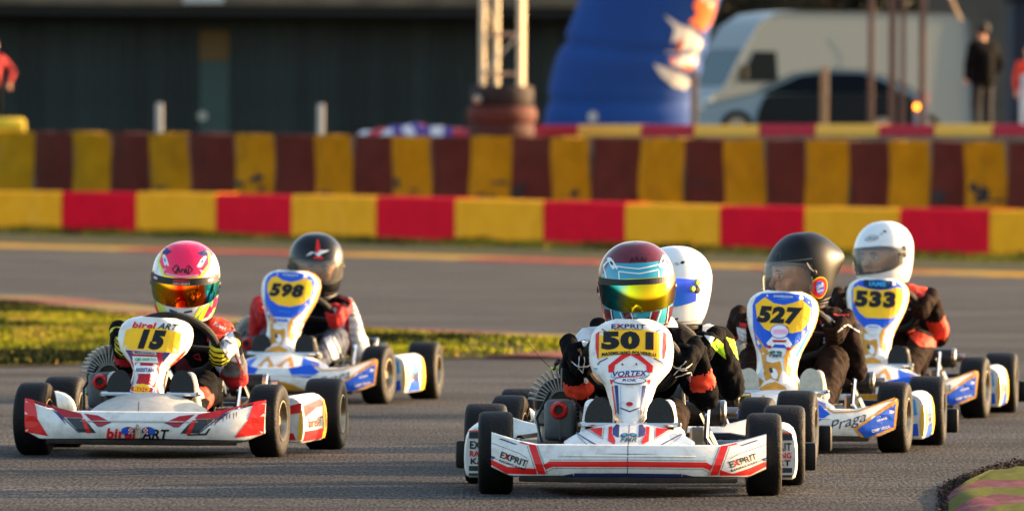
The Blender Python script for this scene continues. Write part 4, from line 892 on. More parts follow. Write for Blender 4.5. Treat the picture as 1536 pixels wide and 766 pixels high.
def fn533(l, t, p):
    if l == 'shR': return 1 if t > .3 else 0
    if l == 'upR': return 2 if .02 < t < .1 else 0
    if l == 'foR': return 1 if t < .45 else 0
    return 0
def fn598(l, t, p):
    if l == 'upR': return 1 if t > .06 else 0
    if l == 'shR': return 2 if .3 < t < .55 else 0
    if l == 'foR': return 2 if p.x < .215 else 1
    if l in ('upL', 'foL'): return 2 if t > .5 or l == 'foL' else 3
    if l in ('thigh', 'shin'): return 4
    return 0
def gl_plain(p): return 0
def gl15(p): return 1 if p.y < -.012 and abs((p.z*100) % 2.05-1) > .35 or (p.y > .055 and p.y < .075) else 0
def gl501(p): return 1 if p.y < -.02 and abs(p.z-.01) < .003 else 0

W_, H_ = 1536, 766
def kloc(px, s): D = FPX/s; X = (px-768)/s; return (X, D, 0)
KARTS = [
 dict(loc=kloc(946, 488), yaw=1.8, label='white and red racing kart with plate 501 in front centre', wc=(0, .335, .40), steer=R(-4), wsteer=R(2), pod_mats=[M_WHITE, M_WHITE], bump_mat=M_WHITE, tab=TAB501, nose_mats=[M_WHITE, M_WHITE], nose_mf=lambda u, z: 0, nose_fn=nose501, bump_fn=bump501, pod_fn=pod501,
  drv=dict(label='kart driver in maroon and teal helmet with gold mirrored visor', head=(.008, .62, .632), hrot=(6, 7, -3), elbow={1: (.225, .50, .29), -1: (-.165, .54, .30)}, mats=[M_SUITB, M_SUITO, M_SUITW, M_SUITBR], mfn=fn501, glove_mats=[M_SUITB, M_SUITW], glove_fn=gl501, shoe=M_HWHITE, helm=([M_MAROON, M_TEAL], mf501, M_VIS_G), deco=deco501, knx=.125, knz=.235, hang=6, hangl=0)),
 dict(loc=kloc(229, 430.5), yaw=7, label='white and red racing kart with plate 15 at far left', wc=(.018, .335, .375), wr=.155, steer=R(-6), wsteer=R(-4), rbw=False, ex=-.245, pz=.0, fx=.112, deck_mat=M_GREYW, pod_mats=[M_WHITE, M_WHITE], bump_mat=M_WHITE, tab=TAB15, nose_mats=[M_WHITE, M_WHITE], nose_mf=lambda u, z: 0, nose_fn=nose15, bump_fn=bump15, pod_fn=pod15, shear=.12,
  drv=dict(label='kart driver in fluorescent pink helmet with orange mirrored visor', head=(.018, .62, .600), hrot=(2, 12, 2), elbow={1: (.215, .50, .265), -1: (-.17, .54, .30)}, mats=[M_SUITB, M_SUITR, M_SUITW, M_MESHC, K('dark red race suit cloth', '#4a1014', rough=.8, var=.3, bump=.5), M_SUITO], mfn=fn15, glove_mats=[M_SUITB, K('yellow glove print', '#b8b41e', rough=.6)], glove_fn=gl15, shoe=M_GREYW, helm=([M_HWHITE, M_PINK, M_LIME], mf15, M_VIS_R), deco=deco15, knx=.135, knz=.235, hang=-2, hangl=0)),
 dict(loc=kloc(427, 346), yaw=8, label='blue and white racing kart with plate 598 behind the pink-helmet driver', wc=(0.015, .335, .365), rbw=False, steer=R(-5), wsteer=R(-6), pod_mats=[M_WHITE, M_WHITE], bump_mat=M_WHITE, tab=TABP, nose_mats=[M_WHITE, M_GOLD], nose_mf=lambda u, z: 1 if u > 1.15 else 0, nose_fn=noseP('598', PL_ROUND, 'light', False, (.150, .060), .12), bump_fn=bumpP, pod_fn=podP, shear=.10,
  drv=dict(label='kart driver in black helmet with red stripe and white sleeves', head=(.036, .62, .592), hrot=(14, 10, 0), elbow={1: (.245, .55, .22), -1: (-.2, .5, .28)}, mats=[M_SUITB, M_SUITW, M_SUITR, M_SUITBR, M_SUITN], mfn=fn598, glove_mats=[M_SUITR], glove_fn=gl_plain, shoe=M_BLK, helm=([M_HBLACK, M_HWHITE], lambda a, z: 0, M_SMOKE), hkw=dict(open_=True), face=True, deco=deco598, hang=10, hangl=4)),
 dict(loc=kloc(1171, 418.5), yaw=6, label='blue and gold racing kart with plate 527 right of the front kart', wc=(0.015, .335, .42), steer=R(-5), wsteer=R(-4), fx=.115, pod_mats=[M_WHITE, M_WHITE], bump_mat=M_WHITE, tab=TABP, nose_mats=[M_WHITE, M_YEL], nose_mf=lambda u, z: 1 if u > 1.2 else 0, nose_fn=noseP('527', PL_HEART, 'light', True, (.160, .062), .12), bump_fn=bumpP, pod_fn=podP, shear=.09,
  drv=dict(label='kart driver in matt black helmet with clear visor looking sideways', head=(.030, .62, .640), hrot=(-62, 8, 0), elbow={1: (.235, .52, .285), -1: (-.21, .48, .33)}, mats=[M_SUITBR, M_SUITR, M_SUITW, M_SUITBR], mfn=fn527, glove_mats=[M_SUITBR], glove_fn=gl_plain, shoe=M_GREYW, sole=M_PALESOLE, knz=.32, helm=([M_MBLACK], hw, M_CLEAR), hkw=dict(open_=True, back=.035, port=(84, -.028, .070)), face=True, deco=deco527, hang=10, hangl=4)),
 dict(loc=kloc(1314, 363.5), yaw=6, label='blue and yellow racing kart with plate 533 at far right', wc=(0.01, .335, .44), steer=R(-4), wsteer=R(-5), pod_mats=[M_WHITE, M_WHITE], bump_mat=M_WHITE, tab=TABP, nose_mats=[M_WHITE, M_YEL], nose_mf=lambda u, z: 1 if u > 1.2 else 0, nose_fn=noseP('533', PL_WIDE, 'dark', False, (.168, .068), .0), bump_fn=bumpP, pod_fn=podP, shear=.07,
  drv=dict(label='kart driver in white helmet with face showing at far right', head=(-.006, .62, .664), hrot=(-36, 5, -4), elbow={1: (.235, .52, .33), -1: (-.21, .5, .33)}, mats=[M_SUITBR, M_SUITO, M_SUITW], mfn=fn533, glove_mats=[M_SUITBR], glove_fn=gl_plain, shoe=M_BLK, helm=([M_HWHITE], hw, M_CLEAR), hkw=dict(open_=True, port=(74, -.014, .053)), face=True, deco=deco533, hang=10, hangl=4, knz=.30)),
 dict(loc=kloc(952, 453), yaw=6, label='racing kart mostly hidden directly behind kart 501', wc=(0.04, .335, .40), steer=R(-4), wsteer=R(-4), pod_mats=[M_WHITE, M_WHITE], bump_mat=M_WHITE, tab=TAB501, nose_mats=[M_WHITE, M_WHITE], nose_mf=lambda u, z: 0, nose_fn=lambda o, F, G: None, bump_fn=lambda a, b: None, pod_fn=lambda o, s: None,
  drv=dict(label='kart driver in plain white helmet with blue visor behind the front driver', head=(.078, .62, .604), hrot=(-43, 4, 0), elbow={1: (.285, .52, .27), -1: (-.15, .5, .30)}, lean=.095, mats=[M_SUITB, M_SUITY, M_SUITW, M_SUITR], mfn=fn6, glove_mats=[M_SUITB], glove_fn=gl_plain, shoe=M_BLK, helm=([M_HWHITE], hw, M_VIS_B), hkw=dict(vt=.6), collar=K('sunlit gold collar cloth', '#6a5520', rough=.6, bump=.5), deco=deco6, shw=.13)),  # collar is black cloth, its warm sunlight put into the gold colour
]
from mathutils.bvhtree import BVHTree
def suit_print(dr, fn_):
    bpy.context.view_layer.update(); mi = dr.matrix_world.inverted(); V = []; F = []
    for ch in dr.children:
        if ch.name.split('.')[0] in ('body', 'glove'): o_ = len(V); V += [ch.matrix_local @ v.co for v in ch.data.vertices]; F += [tuple(i+o_ for i in f.vertices) for f in ch.data.polygons]
    bvh = BVHTree.FromPolygons(V, F); org = mi @ Vector((0, 0, CAMH))
    def f(px, py):
        d = (mi.to_3x3() @ ray(px, -py)).normalized(); h = bvh.ray_cast(org, d)
        if h[0] is None: q = org+d*((.55-org.y)/d.y); h = bvh.find_nearest(q)
        return h[0]
    P = Print(); fn_(P); body = [c for c in dr.children if c.name.split('.')[0] == 'body'][0]; P.done('suit_print', f, body, step=2., off=.0025, lift=.001)
def PX(P, pts, m, lay=0): P.poly([(x, -y) for x, y in pts], m, lay)
def LX(P, pts, w_, m, lay=1): line(P, [(x, -y) for x, y in pts], w_, m, lay)
def sp501(P):
    LX(P, [(1009, 566), (1021, 549.5), (1029, 541)], 1.3, M_SUITW); LX(P, [(1009, 567), (1026.6, 560), (1036, 557), (1037, 572)], 1.3, M_SUITW); PX(P, [(1019, 553), (1025, 551), (1031, 554), (1024, 556.5)], M_SUITW, 1)
    LX(P, [(869, 535), (868, 552), (874, 558), (877, 540), (875, 531)], 1.2, M_SUITW); P.ell((878, -570), (3, 4.5), M_SUITW, 1, 10); PX(P, [(872, 512), (880, 509), (884, 516), (876, 519)], M_SUITW, 1)
def sp6(P):
    PX(P, [(1024, 500), (1054, 503), (1040, 515), (1026, 516)], M_SUITW); PX(P, [(1019, 500), (1024, 500), (1026, 517), (1022, 515)], M_SUITR, 1); P.text('SPARCO', (1038, -508), (18, 4.5), M_PBLUE, rot=-.05, lay=2); PX(P, [(1056, 502), (1071, 505.6), (1066, 516)], M_SUITW); PX(P, [(1065, 516.5), (1074.5, 508), (1084, 515), (1089, 538), (1073, 525)], M_SUITY); LX(P, [(1072, 515), (1084, 531)], 1.2, M_GREEN, 1)
def sp527(P):
    LX(P, [(1250, 472), (1273, 473)], 3, M_SUITR); LX(P, [(1264.7, 489.5), (1270, 486), (1289, 498)], 1.8, M_SUITW); LX(P, [(1239, 473), (1253, 483)], 3, M_SUITW); LX(P, [(1256, 497), (1263, 491)], 2, M_SUITW); PX(P, [(1105.5, 490), (1119, 492), (1120, 516), (1110, 514)], M_SUITW); PX(P, [(1110, 484), (1120, 486), (1120, 491), (1110, 490)], M_SUITR, 1)
def sp533(P):
    PX(P, [(1374, 435), (1390, 439), (1380, 448), (1373, 444)], M_SUITR); PX(P, [(1370, 444), (1378, 449), (1375, 453)], M_SUITW); PX(P, [(1358, 499), (1370, 494), (1407, 511), (1404, 520), (1380, 520)], M_SUITO)
def sp598(P):
    for y in (457, 463, 470): LX(P, [(522, y+3), (543, y)], 1.5, M_SUITN)
    PX(P, [(512, 442), (532, 446), (520, 463), (512, 456)], M_SUITB, 0); LX(P, [(510, 446), (529, 453)], 3, M_SUITR, 1)
    PX(P, [(486, 508), (496, 503), (510, 540), (503, 548)], M_SUITW); LX(P, [(500, 506), (514, 535)], 2, M_SUITW)
def sp15(P):
    PX(P, [(313, 481), (327, 476), (349, 492), (325, 512), (316, 501)], M_SUITO); P.text('PUMA', (330, -490), (20, 6), M_SUITW, rot=-.5, lay=2); LX(P, [(349, 489), (352, 512)], 1.4, M_BLK); PX(P, [(326, 514), (350, 496), (356, 520), (362, 545), (345, 540)], M_SUITW); LX(P, [(338, 510), (346, 516), (350, 512)], 1.6, M_BLK, 2); LX(P, [(352, 530), (364, 560), (352, 575)], 2.2, M_SUITR, 2); LX(P, [(290, 534), (297, 530), (302, 540), (291, 536)], 1.4, M_SUITR, 1)
SUITP = {'maroon and teal': sp501, 'plain white helmet': sp6, 'matt black': sp527, 'face showing': sp533, 'red stripe and white': sp598, 'fluorescent pink': sp15}
for S in KARTS:
    x, y, _ = S['loc']
    root, W = make_kart(S)
    dr = driver(S, W, root)
    for k_, fn_ in SUITP.items():
        if k_ in S['drv']['label']: suit_print(dr, fn_)
    if 'plate 501' in S['label']:
        m = MB(); m.tube([(-.205, .66, .385), (-.24, .64, .40), (-.245, .62, .385)], .006, 6); m.tube([(-.16, .6, .40), (-.2, .62, .41), (-.245, .62, .385), (-.25, .6, .37)], .004, 6); ob('brake_cable', m.mesh('brake_cable', M_BLACKPL), root)
        m = MB(); m.tube([(-.256, .62, .372), (-.268, .62, .381), (-.29, .62, .402), (-.315, .62, .43), (-.335, .62, .455)], .0011, 5); ob('antenna_wire', m.mesh('antenna_wire', M_BLK), root)
        ob('cable_connector', MB().lathe([(0, -.262), (.005, -.262), (.0055, -.235), (0, -.235)], c=(0, .62, .372), seg=10).mesh('cable_connector', M_LIME), root)

# ------------------------------------------------------------------ ground
def asphalt():
    m = bpy.data.materials.new('asphalt'); m.use_nodes = True; nt = m.node_tree; N = nt.nodes; L = nt.links; b = N['Principled BSDF']
    tc = N.new('ShaderNodeTexCoord')
    def nz(scale, det=4, vec=None, rough=.6):
        n = N.new('ShaderNodeTexNoise'); n.inputs['Scale'].default_value = scale; n.inputs['Detail'].default_value = det; n.inputs['Roughness'].default_value = rough; L.new(vec or tc.outputs['Object'], n.inputs['Vector']); return n
    mp0 = N.new('ShaderNodeMapping'); mp0.inputs['Scale'].default_value = (1, .10, 1); L.new(tc.outputs['Object'], mp0.inputs[0]); fine = nz(95, 2, mp0.outputs[0]); mid = nz(14, 5); big = nz(.5, 4)
    mp = N.new('ShaderNodeMapping'); mp.inputs['Scale'].default_value = (.12, .9, 1); L.new(tc.outputs['Object'], mp.inputs[0]); st = nz(1.1, 6, mp.outputs[0], .7)
    mp2 = N.new('ShaderNodeMapping'); mp2.inputs['Scale'].default_value = (.5, 7, 1); L.new(tc.outputs['Object'], mp2.inputs[0]); st2 = nz(1.3, 5, mp2.outputs[0], .7)
    cr = N.new('ShaderNodeValToRGB'); L.new(fine.outputs[0], cr.inputs[0]); e = cr.color_ramp.elements; e[0].position = .36; e[0].color = (.014, .0145, .0155, 1); e[1].position = .66; e[1].color = (.088, .083, .080, 1)
    def mul(a, n, lo, hi, f0=.3, f1=.7):
        r = N.new('ShaderNodeMapRange'); r.inputs[1].default_value = f0; r.inputs[2].default_value = f1; r.inputs[3].default_value = lo; r.inputs[4].default_value = hi; L.new(n.outputs[0], r.inputs[0])
        x = N.new('ShaderNodeMix'); x.data_type = 'RGBA'; x.blend_type = 'MULTIPLY'; x.inputs[0].default_value = 1; L.new(a, x.inputs[6]); L.new(r.outputs[0], x.inputs[7]); return x.outputs[2]
    c = mul(cr.outputs[0], mid, .8, 1.2); c = mul(c, big, .85, 1.15); c = mul(c, st, .5, 1.4); c = mul(c, st2, .72, 1.2); sx = N.new('ShaderNodeSeparateXYZ'); L.new(tc.outputs['Object'], sx.inputs[0]); oy = type('o', (), {'outputs': [sx.outputs[1]]}); c = mul(c, oy, .85, 1.0, 26, 34); c = mul(c, big, .8, 1.2); L.new(c, b.inputs['Base Color'])  # Y factor darkens nearest asphalt, imitating lens falloff along the lower frame edge
    b.inputs['Roughness'].default_value = .85; b.inputs['Specular IOR Level'].default_value = .05
    bp = N.new('ShaderNodeBump'); bp.inputs['Strength'].default_value = .55; bp.inputs['Distance'].default_value = .006; L.new(fine.outputs[0], bp.inputs['Height']); L.new(bp.outputs[0], b.inputs['Normal']); return m
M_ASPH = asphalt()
def sheet(name, fn, us, vs_, m): return kind(ob(name, MB().grid(fn, us, vs_).mesh(name, m, weld=False)), 'structure')
xs = [-900, -200, -60, -30]+lsp(-14, 14, 29)+[30, 60, 200, 900]; ys = [-300, -50, 0, 15, 20]+lsp(24, 160, 69)+[200, 400, 2200]
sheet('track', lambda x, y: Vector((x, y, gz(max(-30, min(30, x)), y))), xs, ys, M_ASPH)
M_GRASSBASE = K('grass soil', '#3c3416', rough=.95, var=.5, scale=2.2); M_KR = K('worn red kerb paint', '#8c3028', rough=.85, var=.3, scale=6, dirt=.5, dcol='#8a7a5c', dscale=2); M_KY = K('worn yellow kerb paint', '#a07c30', rough=.85, var=.25, scale=6, dirt=.5, dcol='#7a7058', dscale=2)
# grass island between the two tracks: outline on the ground from near edge to far edge
near = [(-60, 552), (0, 551), (60, 550), (120, 548), (180, 545), (240, 545), (320, 542), (420, 540), (520, 540), (600, 539), (700, 538), (780, 536), (840, 533), (875, 528)]
far = [(-60, 449), (0, 453), (60, 460), (120, 468), (180, 476), (240, 484), (320, 491), (420, 497), (520, 501), (600, 504), (700, 508), (780, 512), (840, 517), (875, 523)]
NE = [gp(*p) for p in near]; FE = [gp(*p) for p in far]
def isl(i, t):
    k = min(len(NE)-2, int(i)); f = i-k; a = NE[k].lerp(NE[k+1], f); b = FE[k].lerp(FE[k+1], f); p = a.lerp(b, t)
    return Vector((p.x, p.y, gz(p.x, p.y)+.006+.05*math.sin(math.pi*t)+.02*noise.noise(Vector((p.x*1.5, p.y*.8, 0)))*min(1, 4*t*(1-t)*2)))
sheet('grass_island', isl, lsp(0, len(NE)-1, 80), lsp(0, 1, 16), M_GRASSBASE)
gm_ = [K('yellow green grass', '#8c8a18', rough=.8, var=.3, scale=1.5), K('olive grass', '#5c6018', rough=.8, var=.3, scale=1.5), K('dry straw grass', '#8a7234', rough=.85, var=.3, scale=1.5), K('dark green grass', '#1c2410', rough=.8, var=.3)]
def grass(name, pts, n, hh, label, rng, spread=.05, mats=gm_):
    m = MB()
    for _ in range(n):
        p = pts(rng); nn = noise.noise(Vector((p.x*.9, p.y*.35, 5))); nb = noise.noise(Vector((p.x*3, p.y*1.2, 9))); k = 3 if nn < -.18 else (1 if nn < .02 else (0 if nb < .22 else 2))
        if rng.random() < .2: k = rng.choice((0, 1, 2, 3))
        h = hh*(.45+.9*rng.random())*(1.35 if k == 3 else 1)
        for j in range(3):
            a = rng.random()*6.28; q = p+Vector((rng.gauss(0, spread), rng.gauss(0, spread), -.004)); d = Vector((math.cos(a), math.sin(a), 0)); tip = q+Vector((rng.gauss(0, .35*h), rng.gauss(0, .35*h), h)); w_ = .006+.005*rng.random()
            m.add([q-d*w_, q+d*w_, (q+tip)/2+d*w_*.6+Vector((0, 0, h*.1)), tip], [(0, 1, 2, 3)], k)
    o = kind(ob(name, m.mesh(name, mats, smooth=False, weld=False)), 'stuff'); o['label'] = label; o['category'] = 'grass'; return o
rg = random.Random(11)
def ipt(r):
    while True:
        i = r.random()*(len(NE)-1)
        if i < 8.2 or r.random() < max(.10, 1-(i-8.2)*.45) and noise.noise(Vector((i*2.5, r.random()*.3, 0))) > -.25: return isl(i, r.random()**.8*.93+.01)
grass('grass', ipt, 42000, .026, 'sunlit yellow green grass on the island left of the near track', rg)
# kerb edging the island (painted blocks, each a part)
def kerb_strip(name, line_pts, width, hgt, cols, nlen, thingless=True):
    root = kind(empty(name, line_pts[0]), 'structure'); L_ = [Vector(p) for p in line_pts]; P0 = L_[0]
    S_ = [0]
    for a, b in zip(L_, L_[1:]): S_.append(S_[-1]+(b-a).length)
    def ptat(s):
        for i in range(len(L_)-1):
            if s <= S_[i+1] or i == len(L_)-2: f = (s-S_[i])/(S_[i+1]-S_[i]); return L_[i].lerp(L_[i+1], f), (L_[i+1]-L_[i]).normalized()
    n = int(S_[-1]/nlen); seg = 4
    for k in range(n):
        m = MB(); V = []; s0, s1 = k*nlen+.006, (k+1)*nlen-.006; prof = [(-.5, .0), (-.42, .55), (-.2, .9), (.1, 1.), (.42, .8), (.5, 0.)]
        for j in range(seg+1):
            p, t = ptat(s0+(s1-s0)*j/seg); nx = Vector((-t.y, t.x, 0)).normalized()
            for a, b in prof: q = p+nx*a*width; V.append(q-P0+Vector((0, 0, gz(q.x, q.y)-q.z+b*hgt+.005)))
        np2 = len(prof); F = [(j*np2+i, j*np2+i+1, (j+1)*np2+i+1, (j+1)*np2+i) for j in range(seg) for i in range(np2-1)]+[tuple(range(np2)), tuple(seg*np2+i for i in range(np2))[::-1]]
        m.add(V, F); ob('kerb_block', m.mesh('kerb_block', cols[k % len(cols)], ang=50), root)
    return root
FEc = [gp(x, y-2) for x, y in far]
M_KRW = K('bleached red kerb paint', '#6c3c36', rough=.9, var=.3, scale=6, dirt=.6, dcol='#7a6a54', dscale=1.5); M_KYW = K('bleached yellow kerb paint', '#70643a', rough=.9, var=.3, scale=6, dirt=.6, dcol='#7a6a54', dscale=1.5)
kerb_strip('island_kerb', FEc, 1.5, .02, [M_KYW, M_KRW, M_KRW, M_KYW], 1.6)
kerb_strip('island_end_kerb', [gp(790, 539), gp(850, 534), gp(905, 529), (gp(905, 529)+Vector((1, -1.2, 0)))], .5, .02, [M_KRW, M_KYW], 1.2)
# ------------------------------------------------------------------ red and yellow concrete barrier
def base_line(pxs, pys, hts_s): pass
BL = [(-220, 346, 86), (0, 352, 89.5), (260, 357, 91.5), (520, 364, 95), (780, 373.5, 98.5), (1040, 382, 101.5), (1300, 389, 104.5), (1536, 395.5, 108), (1760, 402, 110)]
bl = [(at(px, py, FPX/s)) for px, py, s in BL]
BPX = [-127, -17, 93, 205, 325, 439, 565, 684, 815, 939, 1080, 1208, 1350, 1485, 1620]; BCOL = 'RYRYRYRYRYRYRY'
M_BR = K('faded red barrier paint', '#e8102a', rough=.75, var=.1, scale=3, dirt=.2, dcol='#8a2424', dscale=1.5, bump=.15); M_BY = K('ochre yellow barrier paint', '#ffa81c', rough=.75, var=.08, scale=3, dirt=.3, dcol='#e0a858', dscale=1.5, bump=.15)
def on_line(tab, px):
    for (a, _, _), (b, _, _), p, q in zip(tab, tab[1:], bl, bl[1:]):
        if px <= b or b == tab[-1][0]: return p.lerp(q, (px-a)/(b-a))
bw = empty('concrete_barrier', on_line(BL, 600)); o0 = bw.location.copy(); thing(bw, 'long low barrier of red and yellow concrete blocks behind the far track', 'barrier')
def blocks(root, o0, pts, cols, h, name, prof, rj=.0):
    for k in range(len(pts)-1):
        a, b = pts[k], pts[k+1]; t = (b-a).normalized(); n = Vector((-t.y, t.x, 0)).normalized()
        if n.y < 0: n = -n
        a2, b2 = a+t*.012-o0, b-t*.012-o0; V = []; dz = rj*(random.random()-.5)
        for q in (a2, b2): V += [q+n*w_+Vector((0, 0, z*h+dz)) for w_, z in prof]
        m = len(prof); F = [(i, (i+1) % m, m+(i+1) % m, m+i) for i in range(m)]+[tuple(range(m)), tuple(range(2*m-1, m-1, -1))]
        ob(name, MB().add(V, F).mesh(name, cols[k], ang=30), root)
blocks(bw, o0, [on_line(BL, x) for x in BPX], [M_BR if c == 'R' else M_BY for c in BCOL], .745, 'concrete_block', [(0, 0), (0, .94), (.03, 1.), (.45, 1.), (.48, .94), (.48, 0)], .02)
def along(tab, off, px): p = on_line(tab, px); return p
# verge in front of the barrier and the flat painted kerb
vg = [on_line(BL, x) for x in lsp(-150, 1650, 40)]
M_VERGE = K('dry dirt verge', '#38361f', rough=.95, var=.35, scale=2)
kp0 = [gp(x, interp([(-150, 362), (0, 368), (600, 383), (1000, 396), (1536, 412), (1700, 416)], x)) for x in lsp(-150, 1650, 40)]
def vfn(u, t): p = vg[int(u)]; q = p.lerp(kp0[int(u)], t); return Vector((q.x, q.y, gz(q.x, q.y)+.012+.03*(1-t)))
sheet('verge', vfn, list(range(40)), lsp(0, 1, 4), M_VERGE)
kpts = [gp(x, interp([(-150, 365), (0, 371), (600, 386), (1000, 399), (1536, 415), (1700, 419)], x)) for x in lsp(-150, 1650, 40)]
kerb_strip('far_kerb', [Vector((p.x, p.y, gz(p.x, p.y))) for p in kpts], 1.6, .04, [M_KR, M_KR, M_KY, M_KY], 1.9)
def vpt(r):
    u = r.random()*38.99; k = int(u); p = vg[k].lerp(vg[k+1], u-k); c = noise.noise(Vector((u*.9, 3, 0))); t = (r.random()**2*.5 if c > 0 else .25+r.random()*.6); q = p+Vector((-.55, -5.4, 0))*t; return Vector((q.x, q.y, gz(q.x, q.y)+.03))
grass('verge_weeds', vpt, 6000, .10, 'dry weeds along the foot of the red and yellow barrier', random.Random(4), .09, [gm_[1], gm_[1], gm_[2], gm_[3]])

# ------------------------------------------------------------------ wall of worn rubber belting behind it
TPX = [-60, 0, 52, 110, 167, 226, 285, 353, 412, 474, 530, 590, 648, 706, 768, 828, 887, 961, 1027, 1087, 1149, 1209, 1274, 1334, 1396, 1448, 1510, 1570]
TCOL = 'BYBYBYBYBYBYBYBYBYBYBYBYBYB'; TCOL = 'Y'+TCOL[1:] if False else 'YYBYBYBYBYBYBYBYBYBYBYBYBYB'
def tline(px, z=None):
    s = 82.5+(px/1536)*11.5; D = FPX/s; X = (px-768)/s; return Vector((X, D, gz(X, D)))
def belt_mat(name, col, graf):
    m = K(name, col, rough=.85, var=.18, scale=2.5, dirt=.35, dcol='#3a3024', dscale=1.3, bump=.3, bscale=3); return m
M_TY = belt_mat('olive yellow belt paint', '#a8780c', 0); M_TB = belt_mat('dark brown belt', '#542820', 0); M_GRAF = K('black spray marks', '#1c1d1c', rough=.8, var=.3)
bwall = empty('belt_wall', tline(700)); o1 = bwall.location.copy(); thing(bwall, 'tall wall of yellow and brown striped rubber belting with black scrawls', 'wall')
rb_ = random.Random(9)
for k in range(len(TPX)-1):
    a, b = tline(TPX[k])-o1, tline(TPX[k+1])-o1; t = (b-a); L_ = t.length; t = t/L_; n = Vector((t.y, -t.x, 0)); h = 1.79; nz_ = 7; V = []; F = []; ph = rb_.random()*6; la, lb = rb_.uniform(-.05, .05), rb_.uniform(-.05, .05)
    for j in range(nz_):
        z = h*j/(nz_-1)
        for i in range(7):
            u = i/6; x = u*L_*.985+.01; lean_ = (la*(1-u)+lb*u)*math.sin(z*1.8)
            V.append(a+t*(x+lean_*.5)+n*(.10*math.sin(math.pi*u)**.5+.03*math.sin(z*4+ph)+(.035 if k % 2 else 0))+Vector((0, 0, z-(.03*rb_.random() if j == nz_-1 else 0))))
    for j in range(nz_-1):
        for i in range(6): F.append((j*7+i, j*7+i+1, (j+1)*7+i+1, (j+1)*7+i))
    tv = [V[(nz_-1)*7+i]-n*.5+Vector((0, 0, -.0)) for i in range(7)]; o_ = len(V); V += tv; F += [((nz_-1)*7+i, (nz_-1)*7+i+1, o_+i+1, o_+i) for i in range(6)]; V += [a-n*.4, b-n*.4]
    p = ob('belt_panel', MB().add(V, F).mesh('belt_panel', M_TY if TCOL[k] == 'Y' else M_TB, ang=60), bwall)
    if TPX[k] in (353, 474, 590, 706, 828, 1448, 1396) or rb_.random() < .12:
        P = Print(); nmk = {706: 9, 1448: 9, 828: 3, 353: 6}.get(TPX[k], 4)
        for q in range(nmk):
            cx, cz = rb_.uniform(.12, L_-.12), rb_.uniform(.15, .95)*h*.62; w_, hh = rb_.uniform(.08, .3), rb_.uniform(.03, .12); P.poly([(cx+w_*math.cos(2*math.pi*i/9)*rb_.uniform(.5, 1.2), cz+hh*math.sin(2*math.pi*i/9)*rb_.uniform(.4, 1.3)) for i in range(9)], M_GRAF, q % 3)
        def wf(x, z, a=a, t=t, n=n, L_=L_, ph=ph, k=k): return a+t*x+n*(.10*math.sin(math.pi*max(.0, min(1, x/L_)))**.5+.03*math.sin(z*4+ph)+(.035 if k % 2 else 0))+Vector((0, 0, z))
        P.done('scrawl', wf, p, step=.15, off=.012, lift=.004)
# paddock terrace above the wall
M_PAD = K('gravel paddock', '#6a6054', rough=.95, var=.3, scale=3)
tp = [tline(x)+Vector((.5, 1.9, 0)) for x in lsp(-400, 1936, 20)]; tp = [Vector((p.x, p.y, 1.8)) for p in tp]
m = MB(); V = [Vector((p.x, p.y, .2)) for p in tp]+tp+[Vector((p.x*4, 700, 1.8)) for p in tp]; n = 20; m.add(V, [(i, i+1, n+i+1, n+i) for i in range(n-1)]+[(n+i, n+i+1, 2*n+i+1, 2*n+i) for i in range(n-1)])
kind(ob('paddock', m.mesh('paddock', M_PAD, weld=False)), 'structure')
# second barrier, only its top shows
UPX = [770, 865, 960, 1040, 1137, 1222, 1317, 1400, 1487, 1570]; UC = 'RYRYRYRYR'
def uline(px): s = 86.8+(px-805)/731*5; return Vector(((px-768)/s, FPX/s, 1.2))
ub = empty('upper_barrier', uline(1100)); thing(ub, 'upper row of red and yellow barrier blocks in front of the parked car', 'barrier')
M_UR = K('crimson barrier paint', '#b0152c', rough=.7, var=.12, dirt=.15); M_UY = K('sand yellow barrier paint', '#eeb040', rough=.7, var=.12, dirt=.2, dcol='#8a7a58')
blocks(ub, ub.location.copy(), [uline(x) for x in UPX], [M_UR if c == 'R' else M_UY for c in UC], .80, 'concrete_block', [(0, 0), (0, .95), (.03, 1.), (.3, 1.), (.33, .95), (.33, 0)], .015)
# crumpled banner lying on the wall top
m = MB()
def bf(u, v):
    px = 518+185*u; p = tline(px)+Vector((.2, .55, 0)); hgt = .10+.19*math.sin(math.pi*u)**.7; a = math.pi*v
    return Vector((p.x, p.y-.28*math.cos(a), 1.72+hgt*math.sin(a)*(1+.35*noise.noise(Vector((u*9, v*3, 0))))))
m.grid(bf, lsp(0, 1, 40), lsp(0, 1, 12), mi=lambda u, v: 2 if noise.noise(Vector((u*7, v*2, 4))) > .16 else (1 if (.22 < u < .78 and v < .55) else 0))
thing(ob('rolled_banner', m.mesh('rolled_banner', [M_UR, K('violet banner cloth', '#4a3a80', rough=.8, var=.2), M_SUITW], ang=60)), 'crumpled red and violet banner lying on the striped wall', 'banner')
